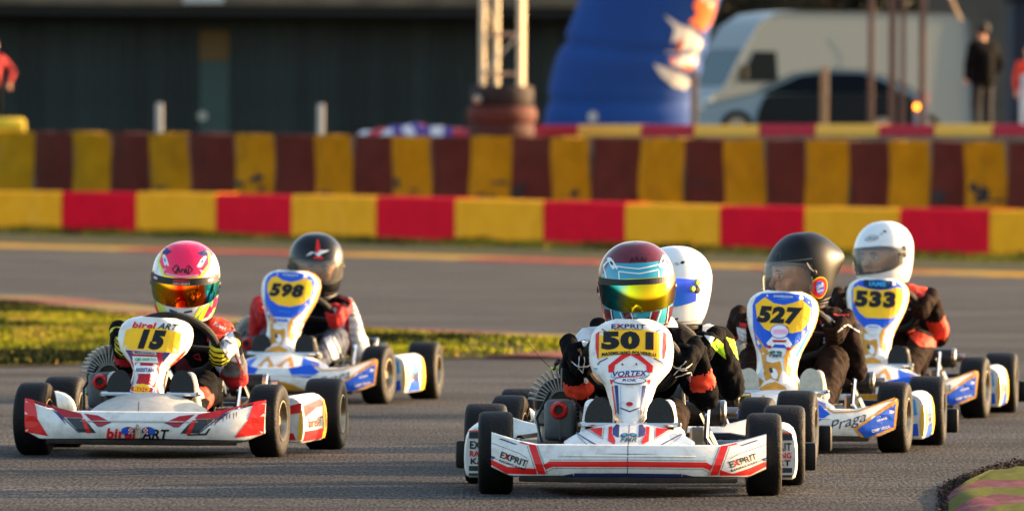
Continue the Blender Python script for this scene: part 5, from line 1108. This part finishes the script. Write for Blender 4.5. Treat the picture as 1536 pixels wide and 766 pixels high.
# ------------------------------------------------------------------ buildings
DB = FPX/61.
def bpt(px, z, D=DB): return Vector(((px-768)/FPX*D, D, z))
hall = empty('metal_hall', bpt(350, 1.8)); ho = hall.location.copy(); thing(hall, 'long dark hall clad in blue grey corrugated sheets at upper left', 'building')
M_CLAD = K('dark blue grey cladding', '#1c2624', rough=.6, rnd=.35, var=.25, scale=1.2, dirt=.2, dcol='#3b3830', dscale=1); M_FASC = K('weathered beige fascia', '#5a5040', rough=.8, var=.25, scale=1.5)
def sheet_mesh():
    m = MB(); w_ = .36; prof = [(0, 0), (.04, -.07), (.14, -.07), (.18, 0), (.352, 0)]; V = [(x, y, 0) for x, y in prof]+[(x, y, 3.22) for x, y in prof]; n = len(prof); m.add(V, [(i, i+1, n+i+1, n+i) for i in range(n-1)]); return m.mesh('cladding_sheet', M_CLAD, smooth=False)
cs = sheet_mesh(); x0 = bpt(-130, 0).x
nsh = int((bpt(1075, 0).x-x0)/.36)
for k in range(nsh): ob('cladding_sheet', cs, hall, Vector((x0+k*.36-ho.x, 0, 0)))
xa, xb = x0-ho.x, x0+nsh*.36-ho.x
ob('wall_core', MB().box(((xa+xb)/2, 4.05, 1.6), (xb-xa, 8, 3.2)).mesh('wall_core', M_CLAD, smooth=False), hall)
ob('roof_edge', MB().box(((xa+xb)/2, 3.2, 3.36), (xb-xa+.6, 9.6, .24), .02).mesh('roof_edge', M_BLACKPL, smooth=False), hall)
ob('fascia', MB().box(((xa+xb)/2, 3.2, 3.80), (xb-xa+.8, 9.9, .62), .03).mesh('fascia', M_FASC, smooth=False), hall)
ob('fascia_sign', MB().box((bpt(307, 0).x-ho.x, -1.80, 3.75), (1.0, .04, .4)).mesh('fascia_sign', M_GREYW, smooth=False), hall)
dp = bpt(320, 1.8); 
d_ = ob('panel_door', MB().box((dp.x-ho.x, -.06, 1.30), (.72, .08, 2.6), .01).mesh('panel_door', K('grey green door paint', '#2f423e', rough=.6, var=.15), smooth=False), hall)
ob('door_head', MB().box((dp.x-ho.x, -.12, 2.55), (.74, .04, .75), .01).mesh('door_head', K('brown door head', '#5a4420', rough=.7, var=.2), smooth=False), d_)
ob('round_lamp', MB().lathe([(0, -.16), (.11, -.15), (.12, -.1), (0, -.1)], ax='Y', c=(bpt(303, 0).x-ho.x, 0, .82), seg=16).mesh('round_lamp', M_PALESOLE), d_)
for k, px in enumerate((238, 480)):
    p = bpt(px, 1.8, 190); o = ob('marker_post', MB().box((0, 0, .42), (.14, .06, .95), .02).mesh('marker_post', M_GREYW), None, p); thing(o, ['pale marker post left of the grey green door', 'pale marker post near the middle of the dark hall'][k], 'post')
# light grey wall far right, dark grove behind the van
p = at(1455, 60, 200); g = empty('grey_shed', Vector((p.x, 200, 1.8))); thing(g, 'grey rendered shed wall behind the standing man at right', 'building')
ob('wall', MB().box((0, 2.5, 2.5), (1.95, 5, 5.0), .02).mesh('wall', K('grey beige render', '#45423b', rough=.9, var=.15, scale=1.5), smooth=False), g); ob('roof', MB().box((0, 2.5, 5.08), (2.3, 5.4, .16), .02).mesh('roof', M_BLACKPL, smooth=False), g)
p = at(1560, 60, 188); g = empty('dark_tent', Vector((p.x, 188, 1.8))); thing(g, 'dark navy canopy side at the right edge', 'tent'); ob('canopy_wall', MB().box((0, 1.5, 1.6), (1.15, 3, 3.2), .05).mesh('canopy_wall', K('navy canvas', '#101828', rough=.8), smooth=False), g); ob('canopy_roof', MB().box((0, 1.5, 3.7), (1.5, 3.4, 1.0), .05, taper=(.2, .2)).mesh('canopy_roof', K('navy canvas', '#101828'), smooth=False), g)
M_LEAF = [K('dark olive leaves', '#26240f', rough=.8, var=.3), K('brown green leaves', '#3a3016', rough=.8, var=.3), K('deep green leaves', '#1a2410', rough=.8, var=.3)]; M_BARK = K('bark', '#2b2118', rough=.9, var=.3)
def tree(px, D, h, rad, label, seed):
    r = random.Random(seed); X = (px-768)/FPX*D; g = empty('tree', (X, D, 1.8)); thing(g, label, 'tree', 'trees behind the van')
    m = MB(); m.tube([(0, 0, 0), (.1, 0, h*.3), (.05, .1, h*.6), (0, 0, h*.85)], [.16, .12, .08, .03], 8)
    ends = []
    for k in range(9): a = r.random()*6.28; z = h*r.uniform(.25, .7); e = Vector((math.cos(a)*rad*.75, math.sin(a)*rad*.75, z+r.uniform(.4, 1.2))); m.tube([(0.05, 0, z), e*.5+Vector((0, 0, z*.5+.1)), e], [.06, .04, .015], 6); ends.append(e)
    ob('trunk', m.mesh('trunk', M_BARK), g); m = MB(); cl = [(e+Vector((r.gauss(0, .3), r.gauss(0, .3), r.gauss(0, .3))), r.uniform(.45, .9)) for e in ends for _ in range(3)]+[(Vector((r.gauss(0, rad*.35), r.gauss(0, rad*.35), h*r.uniform(.35, 1))), r.uniform(.5, 1)) for _ in range(14)]
    for c, q in cl:
        k = r.randrange(3)
        for _ in range(130):
            d = Vector((r.gauss(0, 1), r.gauss(0, 1), r.gauss(0, .8))); d = d.normalized()*q*r.random()**.4; a = Vector((r.gauss(0, 1), r.gauss(0, 1), r.gauss(0, 1))).normalized(); b = a.orthogonal().normalized(); s = .06+.06*r.random(); p = c+d; m.add([p-a*s, p+b*s*.5, p+a*s, p-b*s*.5], [(0, 1, 2, 3)], k if r.random() < .8 else r.randrange(3))
    ob('crown', m.mesh('crown', M_LEAF, smooth=False, weld=False), g)
for k, (px, lb) in enumerate(((1080, 'dark leafy tree behind the nose of the white van'), (1170, 'dark leafy tree behind the windscreen of the white van'), (1250, 'dark leafy tree behind the roof middle of the white van'), (1330, 'dark leafy tree behind the scaffold posts'), (1410, 'dark leafy tree behind the rear of the white van'), (1530, 'dark leafy tree beyond the canopy at right'))): tree(px, 205+4*(k % 2), 4.6+.5*(k % 3), 1.25, lb, k+20)
# ------------------------------------------------------------------ truss tower on its ballast
M_TRUSS = K('warm beige aluminium truss', '#b8ab94', rough=.4, metal=.6, var=.1)  # one even warm beige over the whole truss
p = at(753, 130, 151); tw = empty('truss_tower', (p.x, 151, 2.66)); thing(tw, 'aluminium lattice truss tower standing on stacked ballast', 'truss tower')
hw_ = .34; sq = [(-hw_, -hw_*.4), (hw_*.9, -hw_), (hw_, hw_*.5), (-hw_*.3, hw_)]
for c in sq: ob('chord', MB().tube([(c[0], c[1], 0), (c[0], c[1], 5.5)], .055, 8).mesh('chord', M_TRUSS), tw)
m = MB()
for k in range(8):
    z = .2+k*.68
    for i in range(4):
        a, b = sq[i], sq[(i+1) % 4]; m.tube([(a[0], a[1], z), (b[0], b[1], z)], .028, 6)
        if (i+k) % 4 == 0: m.tube([(a[0], a[1], z), (b[0], b[1], z+.68)], .02, 6)
ob('lattice_bracing', m.mesh('lattice_bracing', M_TRUSS), tw)
bs = empty('ballast_stack', (p.x, 151, 1.8)); thing(bs, 'stack of dark red ballast rings under the truss tower', 'ballast')
M_BAL = [K('dark red ballast', '#3c1812', rough=.8, var=.2), K('black ballast', '#241614', rough=.8, var=.2), K('brick red ballast', '#4e2016', rough=.8, var=.2)]
for k, (z0, z1, r_) in enumerate(((-.12, .22, .57), (.22, .50, .60), (.50, .86, .54))): ob('ballast_ring', MB().lathe([(.25, z0), (r_*.93, z0), (r_, z0+.05), (r_, z1-.06), (r_*.93, z1), (.25, z1)], ax='Z', seg=24, closed=True).mesh('ballast_ring', M_BAL[(0, 2, 1)[k]], ang=40), bs)
ob('clamp_bolt', MB().lathe([(0, -.62), (.07, -.61), (.07, -.5), (0, -.5)], ax='Y', c=(-.42, 0, .62), seg=12).mesh('clamp_bolt', M_STEEL), bs)
# ------------------------------------------------------------------ blue inflatable arch leg
M_INF = K('blue inflatable vinyl', '#00387a', rough=.8, var=.1, scale=1.2); M_INFW = K('white vinyl print', '#d8cdbb', rough=.5, var=.1); M_INFO = K('orange vinyl print', '#d8651c', rough=.5, var=.15)
ar = empty('inflatable_arch', ((925-768)/FPX*157, 157, 1.8)); thing(ar, 'blue inflatable arch leg with white and orange print', 'inflatable arch')
def arl(z): return interp([(0, 812), (.29, 815), (.88, 822), (1.3, 829), (1.9, 848), (2.5, 868), (3.4, 905), (5, 990)], z)
def arr(z): return interp([(0, 1050), (.29, 1045), (.88, 1038), (1.3, 1054), (1.9, 1062), (2.5, 1078), (3.4, 1110), (5, 1190)], z)
def apx(x, y):
    px, py = 800+x/3.83, y/3.83; z = (281-py)/84.1-.855; l, r = arl(z), arr(z); return (math.asin(max(-.97, min(.97, (px-(l+r)/2)/((r-l)/2)))), z)
def arch(a, z):
    px_l, px_r = arl(z), arr(z)
    s = FPX/157; c = ((px_l+px_r)/2-925)/s; r_ = (px_r-px_l)/2/s; seam = 1-.08*math.exp(-((z-.62-.1*a*a*.2)/.06)**2)-.10*math.exp(-((z-1.55+.1*a)/.06)**2)-.04*math.exp(-((z-2.7)/.07)**2); return Vector((c+r_*seam*math.sin(a), -r_*.55*seam*math.cos(a), z))
ob('tube', MB().grid(arch, lsp(-math.pi, math.pi, 41)[:-1], lsp(0, 5, 50), cu=True).mesh('tube', M_INF, ang=80), ar)
P = Print()
for pts, m_ in (([(790, 230), (760, 330), (790, 380), (880, 415), (930, 370), (960, 250), (900, 170), (830, 150), (740, 95), (800, 170)], M_INFW), ([(785, 310), (830, 330), (900, 380), (910, 400), (870, 410), (790, 370)], M_INFO), ([(820, 240), (850, 230), (840, 300), (815, 320)], M_INFO), ([(680, 375), (760, 395), (860, 440), (890, 480), (860, 520), (790, 500), (720, 440)], M_INFW), ([(905, 40), (940, -20), (1040, -30), (1050, 60), (1010, 130), (960, 190), (880, 130), (930, 90)], M_INFO), ([(930, 20), (960, -25), (1020, -25), (1020, 40), (980, 80)], M_INFW)): P.poly(kx(apx, pts), m_, 0 if m_ is M_INFW else 1)
P.ell((-.38, .38), (.07, .10), M_GREYW, 0, 12)
P.done('printed_emblem', arch, ar, step=.25, off=.015, lift=.003)
# ------------------------------------------------------------------ posts of the gantry at right
gn = empty('gantry', ((1345-768)/FPX*150, 150, 1.8)); go = gn.location.copy(); thing(gn, 'brown steel gantry frame in front of the white van', 'gantry')
M_GAN = K('rusty brown steel', '#5a4438', rough=.7, var=.2)
for px, w_ in ((1305, .10), (1337, .12), (1353, .08), (1382, .11)):
    x = (px-768)/FPX*150-go.x; ob('post', MB().box((x, 0, 2.0), (w_, .1, 4.2), .01).mesh('post', M_GAN, smooth=False), gn)
for z in (2.95, 3.35): ob('cross_rail', MB().box((.0, .0, z), ((1382-1300)/FPX*150, .07, .07)).mesh('cross_rail', M_GAN, smooth=False), gn)
ob('brace', MB().tube([((1382-1345)/88., 0, 3.4), ((1440-1345)/88., .2, 2.0)], .035, 6).mesh('brace', K('tan brace', '#8a755a', rough=.7)), gn)
g2 = ob('fence_post', MB().box((0, 0, .6), (.13, .1, 1.25), .01).mesh('fence_post', K('tan post', '#8a7355', rough=.8)), None, Vector(((1235-768)/FPX*152, 152, 1.8))); thing(g2, 'tan wooden post in front of the dark car window', 'post')
g3 = ob('fence_post', MB().box((0, 0, .6), (.13, .1, 1.1), .01).mesh('fence_post', K('grey post', '#6b6458', rough=.8)), None, Vector(((1040-768)/FPX*152, 152, 1.8))); thing(g3, 'grey post beside the base of the blue arch', 'post')
# ------------------------------------------------------------------ vehicles
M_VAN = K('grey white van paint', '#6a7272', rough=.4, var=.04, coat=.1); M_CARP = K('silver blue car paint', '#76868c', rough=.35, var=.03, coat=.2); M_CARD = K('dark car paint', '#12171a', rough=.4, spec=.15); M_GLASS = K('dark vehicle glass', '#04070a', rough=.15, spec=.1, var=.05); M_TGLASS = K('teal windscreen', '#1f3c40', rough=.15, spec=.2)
def vehicle(name, loc, rz, prof, wid, paint, label, cat, green, windows, wheels, lamps, inset=.12, frontglass=None):
    v = empty(name, loc, rz); thing(v, label, cat); n = len(prof); m = MB(); V = []; zg = green
    for s, e in ((-1, 0.), (-1, .06), (1, .06), (1, 0.)):
        for x, z in prof:
            k = max(0, z-zg); yy = s*(wid/2-k*inset-(0 if e else .06)); cx, cz = sum(p[0] for p in prof)/n, sum(p[1] for p in prof)/n; sc = 1 if e else .975; V.append((cx+(x-cx)*sc, yy, cz+(z-cz)*sc))
    # rings ordered side skin -> shoulder -> shoulder -> side skin
    F = [tuple(range(n)), tuple(3*n+i for i in range(n))[::-1]]
    ring = [0, 1, 2, 3]
    V2 = []
    for r_, off in ((0, 0), (1, 1), (2, 2), (3, 3)): V2 += V[r_*n:(r_+1)*n]
    for r_ in range(3): F += [(r_*n+i, r_*n+(i+1) % n, (r_+1)*n+(i+1) % n, (r_+1)*n+i) for i in range(n)]
    for i in range(n): # swap so the inner ring is the flat side
        pass
    body = ob('body', m.add(V2, F).mesh('body', paint, ang=30), v)
    for w_ in windows:
        pts = w_; q = []
        for s in (-1, 1):
            mm = MB(); P = [(x, s*(wid/2+.006-max(0, z-zg)*inset-.06+.003), z) for x, z in pts]; P2 = [(x, y-s*.03, z) for x, y, z in P]; k = len(P); mm.add(P+P2, [tuple(range(k)), tuple(range(k, 2*k))[::-1]]+[(i, (i+1) % k, k+(i+1) % k, k+i) for i in range(k)]); ob('side_window', mm.mesh('side_window', M_GLASS, smooth=False), v)
    for x, r_ in wheels:
        for s in (-1, 1):
            t = ob('wheel', MB().lathe([(r_*.6, -.1), (r_*.92, -.11), (r_, -.07), (r_, .07), (r_*.92, .11), (r_*.6, .1)], ax='Y', seg=28, closed=True).mesh('wheel', M_RUBBER, ang=50), v, Vector((x, s*(wid/2-.1), r_))); ob('rim', MB().lathe([(0, -.09), (r_*.6, -.09), (r_*.62, .09), (0, .09)], ax='Y', seg=20).mesh('rim', M_STEEL), t)
    for nm, (x, z, sx, sz), mt in lamps:
        for s in (-1, 1): ob(nm, MB().box((x, s*(wid/2-.17), z), (sx, .24, sz), .02).mesh(nm, mt), v)
    if frontglass:
        for nm, (x0_, z0_), (x1_, z1_), mt in frontglass:
            d = Vector((x1_-x0_, 0, z1_-z0_)); nn = Vector((-d.z, 0, d.x)).normalized(); nn = nn if (nn.x < 0) == (x0_ < 0) else -nn
            y0_, y1_ = wid/2-.14-max(0, z0_-zg)*inset, wid/2-.16-max(0, z1_-zg)*inset; P = [(x0_, -y0_, z0_), (x0_, y0_, z0_), (x1_, y1_, z1_), (x1_, -y1_, z1_)]; P = [Vector(a)+nn*.012 for a in P]; P2 = [a-nn*.03 for a in P]; ob(nm, MB().add(P+P2, [(0, 1, 2, 3), (7, 6, 5, 4)]+[(i, (i+1) % 4, 4+(i+1) % 4, 4+i) for i in range(4)]).mesh(nm, mt, smooth=False), v)
    return v
M_LAMPR = K('red lamp lens', '#8a1a14', rough=.2); M_LAMPW = K('clear headlamp', '#c8d0d0', rough=.1)
s_ = 78.; cx_ = (1212-768)/s_
carprof = [(-2.25, .30), (-2.27, .55), (-2.15, .72), (-1.35, .90), (-1.05, .97), (-.25, 1.35), (.35, 1.43), (1.05, 1.40), (1.55, 1.24), (1.98, 1.02), (2.22, .95), (2.27, .6), (2.22, .30)]
car = vehicle('parked_car', (cx_, FPX/s_, 1.8), 0, carprof, 1.75, M_CARP, 'dark windowed silver hatchback parked behind the upper barrier', 'car', .92, [[(-.95, .94), (-.22, 1.28), (.28, 1.35), (.28, .94)], [(.36, .94), (.36, 1.35), (1.0, 1.33), (1.42, 1.18), (1.75, .96)], ], [(-1.4, .31), (1.4, .31)], [('tail_lamp', (2.16, .86, .2, .2), M_LAMPR), ('headlamp', (-2.12, .68, .22, .12), M_LAMPW)], inset=.32, frontglass=[('windscreen', (-1.02, 1.0), (-.28, 1.345), M_TGLASS), ('rear_window', (1.95, 1.05), (1.56, 1.24), M_GLASS)])
ob('door_skin', MB().prism([(-1.05, .35), (-1.0, .60), (-.9, .84), (-.8, .92), (1.8, .94), (1.98, .9), (1.98, .35)], -.86, -.845, 'Y').mesh('door_skin', M_CARD, smooth=False), car)
ob('tail_glint', MB().lathe([(0, -.02), (.045, -.01), (.045, .01), (0, .02)], ax='Y', c=(2.04, -.90, .70), seg=16).mesh('tail_glint', K('glowing amber sun glint', '#ff7a18', emit=5)), car)  # glowing disc stands in for the sun's glint on the lamp lens
s_ = 72.; vp = [(-3.3, .35), (-3.35, .8), (-3.25, 1.02), (-2.95, 1.2), (-2.48, 2.02), (-2.15, 2.5), (-1.75, 2.74), (-1.2, 2.80), (2.55, 2.80), (2.72, 2.60), (2.80, 1.0), (2.78, .35)]
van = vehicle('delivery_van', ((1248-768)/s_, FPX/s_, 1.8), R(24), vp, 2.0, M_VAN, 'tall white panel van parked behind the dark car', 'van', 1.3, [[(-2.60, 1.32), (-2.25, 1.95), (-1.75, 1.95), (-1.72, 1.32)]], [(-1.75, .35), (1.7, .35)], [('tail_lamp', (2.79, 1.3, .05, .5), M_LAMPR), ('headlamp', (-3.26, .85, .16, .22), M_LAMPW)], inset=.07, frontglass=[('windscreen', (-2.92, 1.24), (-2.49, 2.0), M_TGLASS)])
ob('wing_mirror', MB().box((-2.6, -1.12, 1.5), (.12, .2, .32), .03).mesh('wing_mirror', M_BLACKPL), van); ob('body_seam', MB().box((.9, -.985, 1.7), (.02, .01, 1.7)).mesh('body_seam', M_GREYW, smooth=False), van)
# ------------------------------------------------------------------ people behind the wall
def walker(loc, rz, label, mats, mfn, pose, hair=M_HAIR, sc=1., bulk=1.):
    g = empty('person', loc, rz); thing(g, label, 'spectator'); g.scale = (sc,)*3
    hp = .92; C_ = []; A = C_.append
    for s in (-1, 1):
        A(((s*.09, 0, hp), (s*.11, -.02, .50), .085, .062, 'leg')); A(((s*.11, -.02, .50), (s*.12, .02, .09), .058, .045, 'leg')); A(((s*.12, .02, .06), (s*.13, -.13, .045), .045, .04, 'shoe'))
        sh = (s*.19, 0, 1.44); el, wr_ = pose[s]; A((sh, el, .062, .05, 'arm')); A((el, wr_, .048, .034, 'arm')); A((wr_, (wr_[0], wr_[1]-.02, wr_[2]-.03), .034, .036, 'hand'))
        for k in range(4): A(((wr_[0]+(k-1.5)*.018, wr_[1]-.02, wr_[2]-.05), (wr_[0]+(k-1.5)*.02, wr_[1]-.035, wr_[2]-.10-.01*(k in (1, 2))), .010, .008, 'hand'))
        A(((wr_[0]-s*.02, wr_[1]-.03, wr_[2]-.02), (wr_[0]-s*.045, wr_[1]-.05, wr_[2]-.06), .011, .009, 'hand'))
    A(((-.07, 0, hp), (.07, 0, hp), .12, .12, 'hip')); A(((0, 0, 1.0), (0, 0, 1.25), .15, .16, 'torso')); A(((-.12, 0, 1.38), (.12, 0, 1.38), .12, .12, 'torso')); A(((-.17, .01, 1.45), (.17, .01, 1.45), .07, .07, 'torso')); A(((0, 0, 1.45), (0, -.01, 1.58), .06, .055, 'neck')); A(((0, -.015, 1.66), (0, 0, 1.70), .078, .088, 'head')); A(((0, -.05, 1.62), (0, -.06, 1.61), .05, .05, 'head')); A(((0, -.10, 1.67), (0, -.112, 1.645), .012, .014, 'head'))
    C_ = [(c_[0], c_[1], c_[2]*(bulk if c_[4] in ('arm', 'torso', 'leg', 'hip') else 1), c_[3]*(bulk if c_[4] in ('arm', 'torso', 'leg', 'hip') else 1), c_[4]) for c_ in C_]
    ob('body', body_mesh('body', C_, mats, mfn, vox=.016, wr=.004, smooth=2), g)
    m = MB(); cap(m, (0, .015, 1.70), (0, .025, 1.73), .097, .090); h = voxel('hair', m, .012, 1)
    b = bmesh.new(); b.from_mesh(h); bmesh.ops.delete(b, geom=[v for v in b.verts if v.co.y < -.035 and v.co.z < 1.74 or v.co.z < 1.62], context='VERTS'); b.to_mesh(h); b.free(); h.materials.append(hair); ob('hair', h, g)
    return g
walker(((1472-768)/90., 146.6, 1.8), R(-150), 'man in black jacket standing at right beyond the barrier', [M_SUITB, M_SKIN, K('dark trousers', '#16181c', rough=.85)], lambda l, t, p: 1 if l in ('neck', 'head', 'hand') else (2 if l in ('leg', 'shoe') else 0), {1: ((.31, .05, 1.16), (.25, -.08, .95)), -1: ((-.31, .05, 1.16), (-.25, -.08, .95))}, sc=1.05, bulk=1.28)
walker(((1536-768)/86., 152.5, 1.8), R(10), 'person in red and pale jacket cut by the right edge', [M_SUITO, M_SKIN, M_SUITW], lambda l, t, p: 1 if l in ('head', 'neck', 'hand') else (0 if l == 'arm' or p.z > 1.25 else 2), {1: ((.26, 0, 1.15), (.25, -.06, .9)), -1: ((-.26, 0, 1.15), (-.25, -.06, .9))}, sc=.9)
walker(((-13-768)/81., 163, 1.8), R(20), 'person in red jacket leaning at the left edge', [M_SUITR, M_SKIN, M_SUITB], lambda l, t, p: 1 if l in ('head', 'neck', 'hand') else (0 if l in ('arm', 'torso') and (l == 'torso' or t < .9) else 2), {1: ((.40, -.02, 1.22), (.27, -.18, .98)), -1: ((-.34, 0, 1.2), (-.2, -.1, 1.)),})
yb = ob('yellow_bollard', MB().lathe([(0, -.6), (.15, -.6), (.17, -.55), (.17, .12), (.13, .18), (0, .18)], ax='X', c=(0, 0, .17), seg=20).mesh('yellow_bollard', K('yellow padding', '#b8a014', rough=.6)), None, Vector(((22-768)/82., 161, 1.80))); thing(yb, 'yellow padded roll at the left edge above the striped wall', 'padding')
# ------------------------------------------------------------------ near kerb at bottom right
M_G1 = K('olive green kerb paint', '#484c16', rough=.9, var=.45, scale=26, dirt=.6, dcol='#4a4a22', dscale=6, bump=.4, bscale=40); M_P1 = K('faded crimson kerb paint', '#52222d', rough=.9, var=.45, scale=26, dirt=.6, dcol='#7a666c', dscale=7, bump=.4, bscale=40)
nk = kind(empty('apex_kerb', (0, 0, 0)), 'structure')
edges = [[(1421, 753), (1425, 762), (1428, 775), (1430, 800)]]
rows = [  # left tip, then boundary lines between the stripes (photo pixels on the kerb top)
 [(1455, 714), (1485, 706), (1510, 703), (1536, 701), (1590, 699)], [(1424, 731), (1450, 722), (1490, 711), (1536, 710), (1590, 710)],
 [(1418, 735), (1440, 731), (1470, 722), (1536, 721), (1590, 722)], [(1421, 742), (1450, 735), (1490, 731), (1536, 733), (1590, 735)], [(1424, 757), (1460, 749), (1490, 742), (1536, 744), (1590, 747)], [(1424, 764), (1480, 766), (1505, 757), (1536, 756), (1590, 757)], [(1426, 778), (1480, 780), (1505, 775), (1536, 771), (1590, 771)], [(1428, 800), (1480, 797), (1505, 793), (1536, 790), (1590, 788)]]
for k in range(len(rows)-1):
    m = MB(); A_, B_ = rows[k], rows[k+1]; V = []; n_ = 13
    for row, in_ in ((A_, 0), (B_, 1)):
        xs_ = lsp(0, 4, n_)
        for x in xs_:
            i = min(3, int(x)); f = x-i; px = row[i][0]+(row[i+1][0]-row[i][0])*f; py = row[i][1]+(row[i+1][1]-row[i][1])*f; q = gp(px, py, .03); e = min(1, x*1.2); V.append(Vector((q.x, q.y+(.01 if in_ == 0 else -.006)*0, .008+.026*e+.006*noise.noise(q*9))))
    V += [Vector((v.x, v.y, -.02)) for v in V]; t_ = 2*n_; F = [(i, i+1, n_+i+1, n_+i) for i in range(n_-1)]+[(i, i+1, t_+i+1, t_+i) for i in range(n_-1)]+[(n_+i, n_+i+1, t_+n_+i+1, t_+n_+i) for i in range(n_-1)]+[(0, n_, t_+n_, t_)]
    ob('kerb_stripe', m.add(V, F).mesh('kerb_stripe', (M_G1, M_P1)[k % 2 == 0 and 1 or 0] if k else M_G1, ang=50), nk)
M_RUB = [K('dark rubber crumb', '#15100e', rough=.9, var=.4), K('earth crumb', '#4a2a18', rough=.9, var=.4)]
r = random.Random(2); m = MB()
edge = [(1400, 800), (1408, 770), (1413, 750), (1412, 738), (1424, 727), (1450, 716), (1480, 705), (1510, 698), (1545, 694), (1590, 690)]
for _ in range(9000):
    t = r.random()*(len(edge)-1); i = min(len(edge)-2, int(t)); f = t-i; px = edge[i][0]*(1-f)+edge[i+1][0]*f; py = edge[i][1]*(1-f)+edge[i+1][1]*f
    wgt = .5+.5*noise.noise(Vector((t*2.3, 0, 0)))
    q = gp(px-abs(r.gauss(0, 5))*.8+r.gauss(0, 3)+7, py+r.gauss(0, 2.6+2.*wgt)+2); s = .0015+.003*r.random()**2
    m.add([q+Vector((r.gauss(0, s), r.gauss(0, s), .004+abs(r.gauss(0, s)))) for _ in range(4)], [(0, 1, 2), (0, 2, 3), (0, 1, 3), (1, 2, 3)], 1 if r.random() < .15 else 0)
kind(ob('rubber_crumbs', m.mesh('rubber_crumbs', M_RUB, smooth=False, weld=False)), 'stuff')['label'] = 'dark rubber crumbs and earth along the near kerb edge'

for m_ in (M_KR, M_KY, M_KRW, M_KYW, M_VERGE, M_GRASSBASE, M_PAD, M_G1, M_P1, M_BR, M_BY, M_TY, M_TB, *gm_): m_.node_tree.nodes['Principled BSDF'].inputs['Specular IOR Level'].default_value = .05
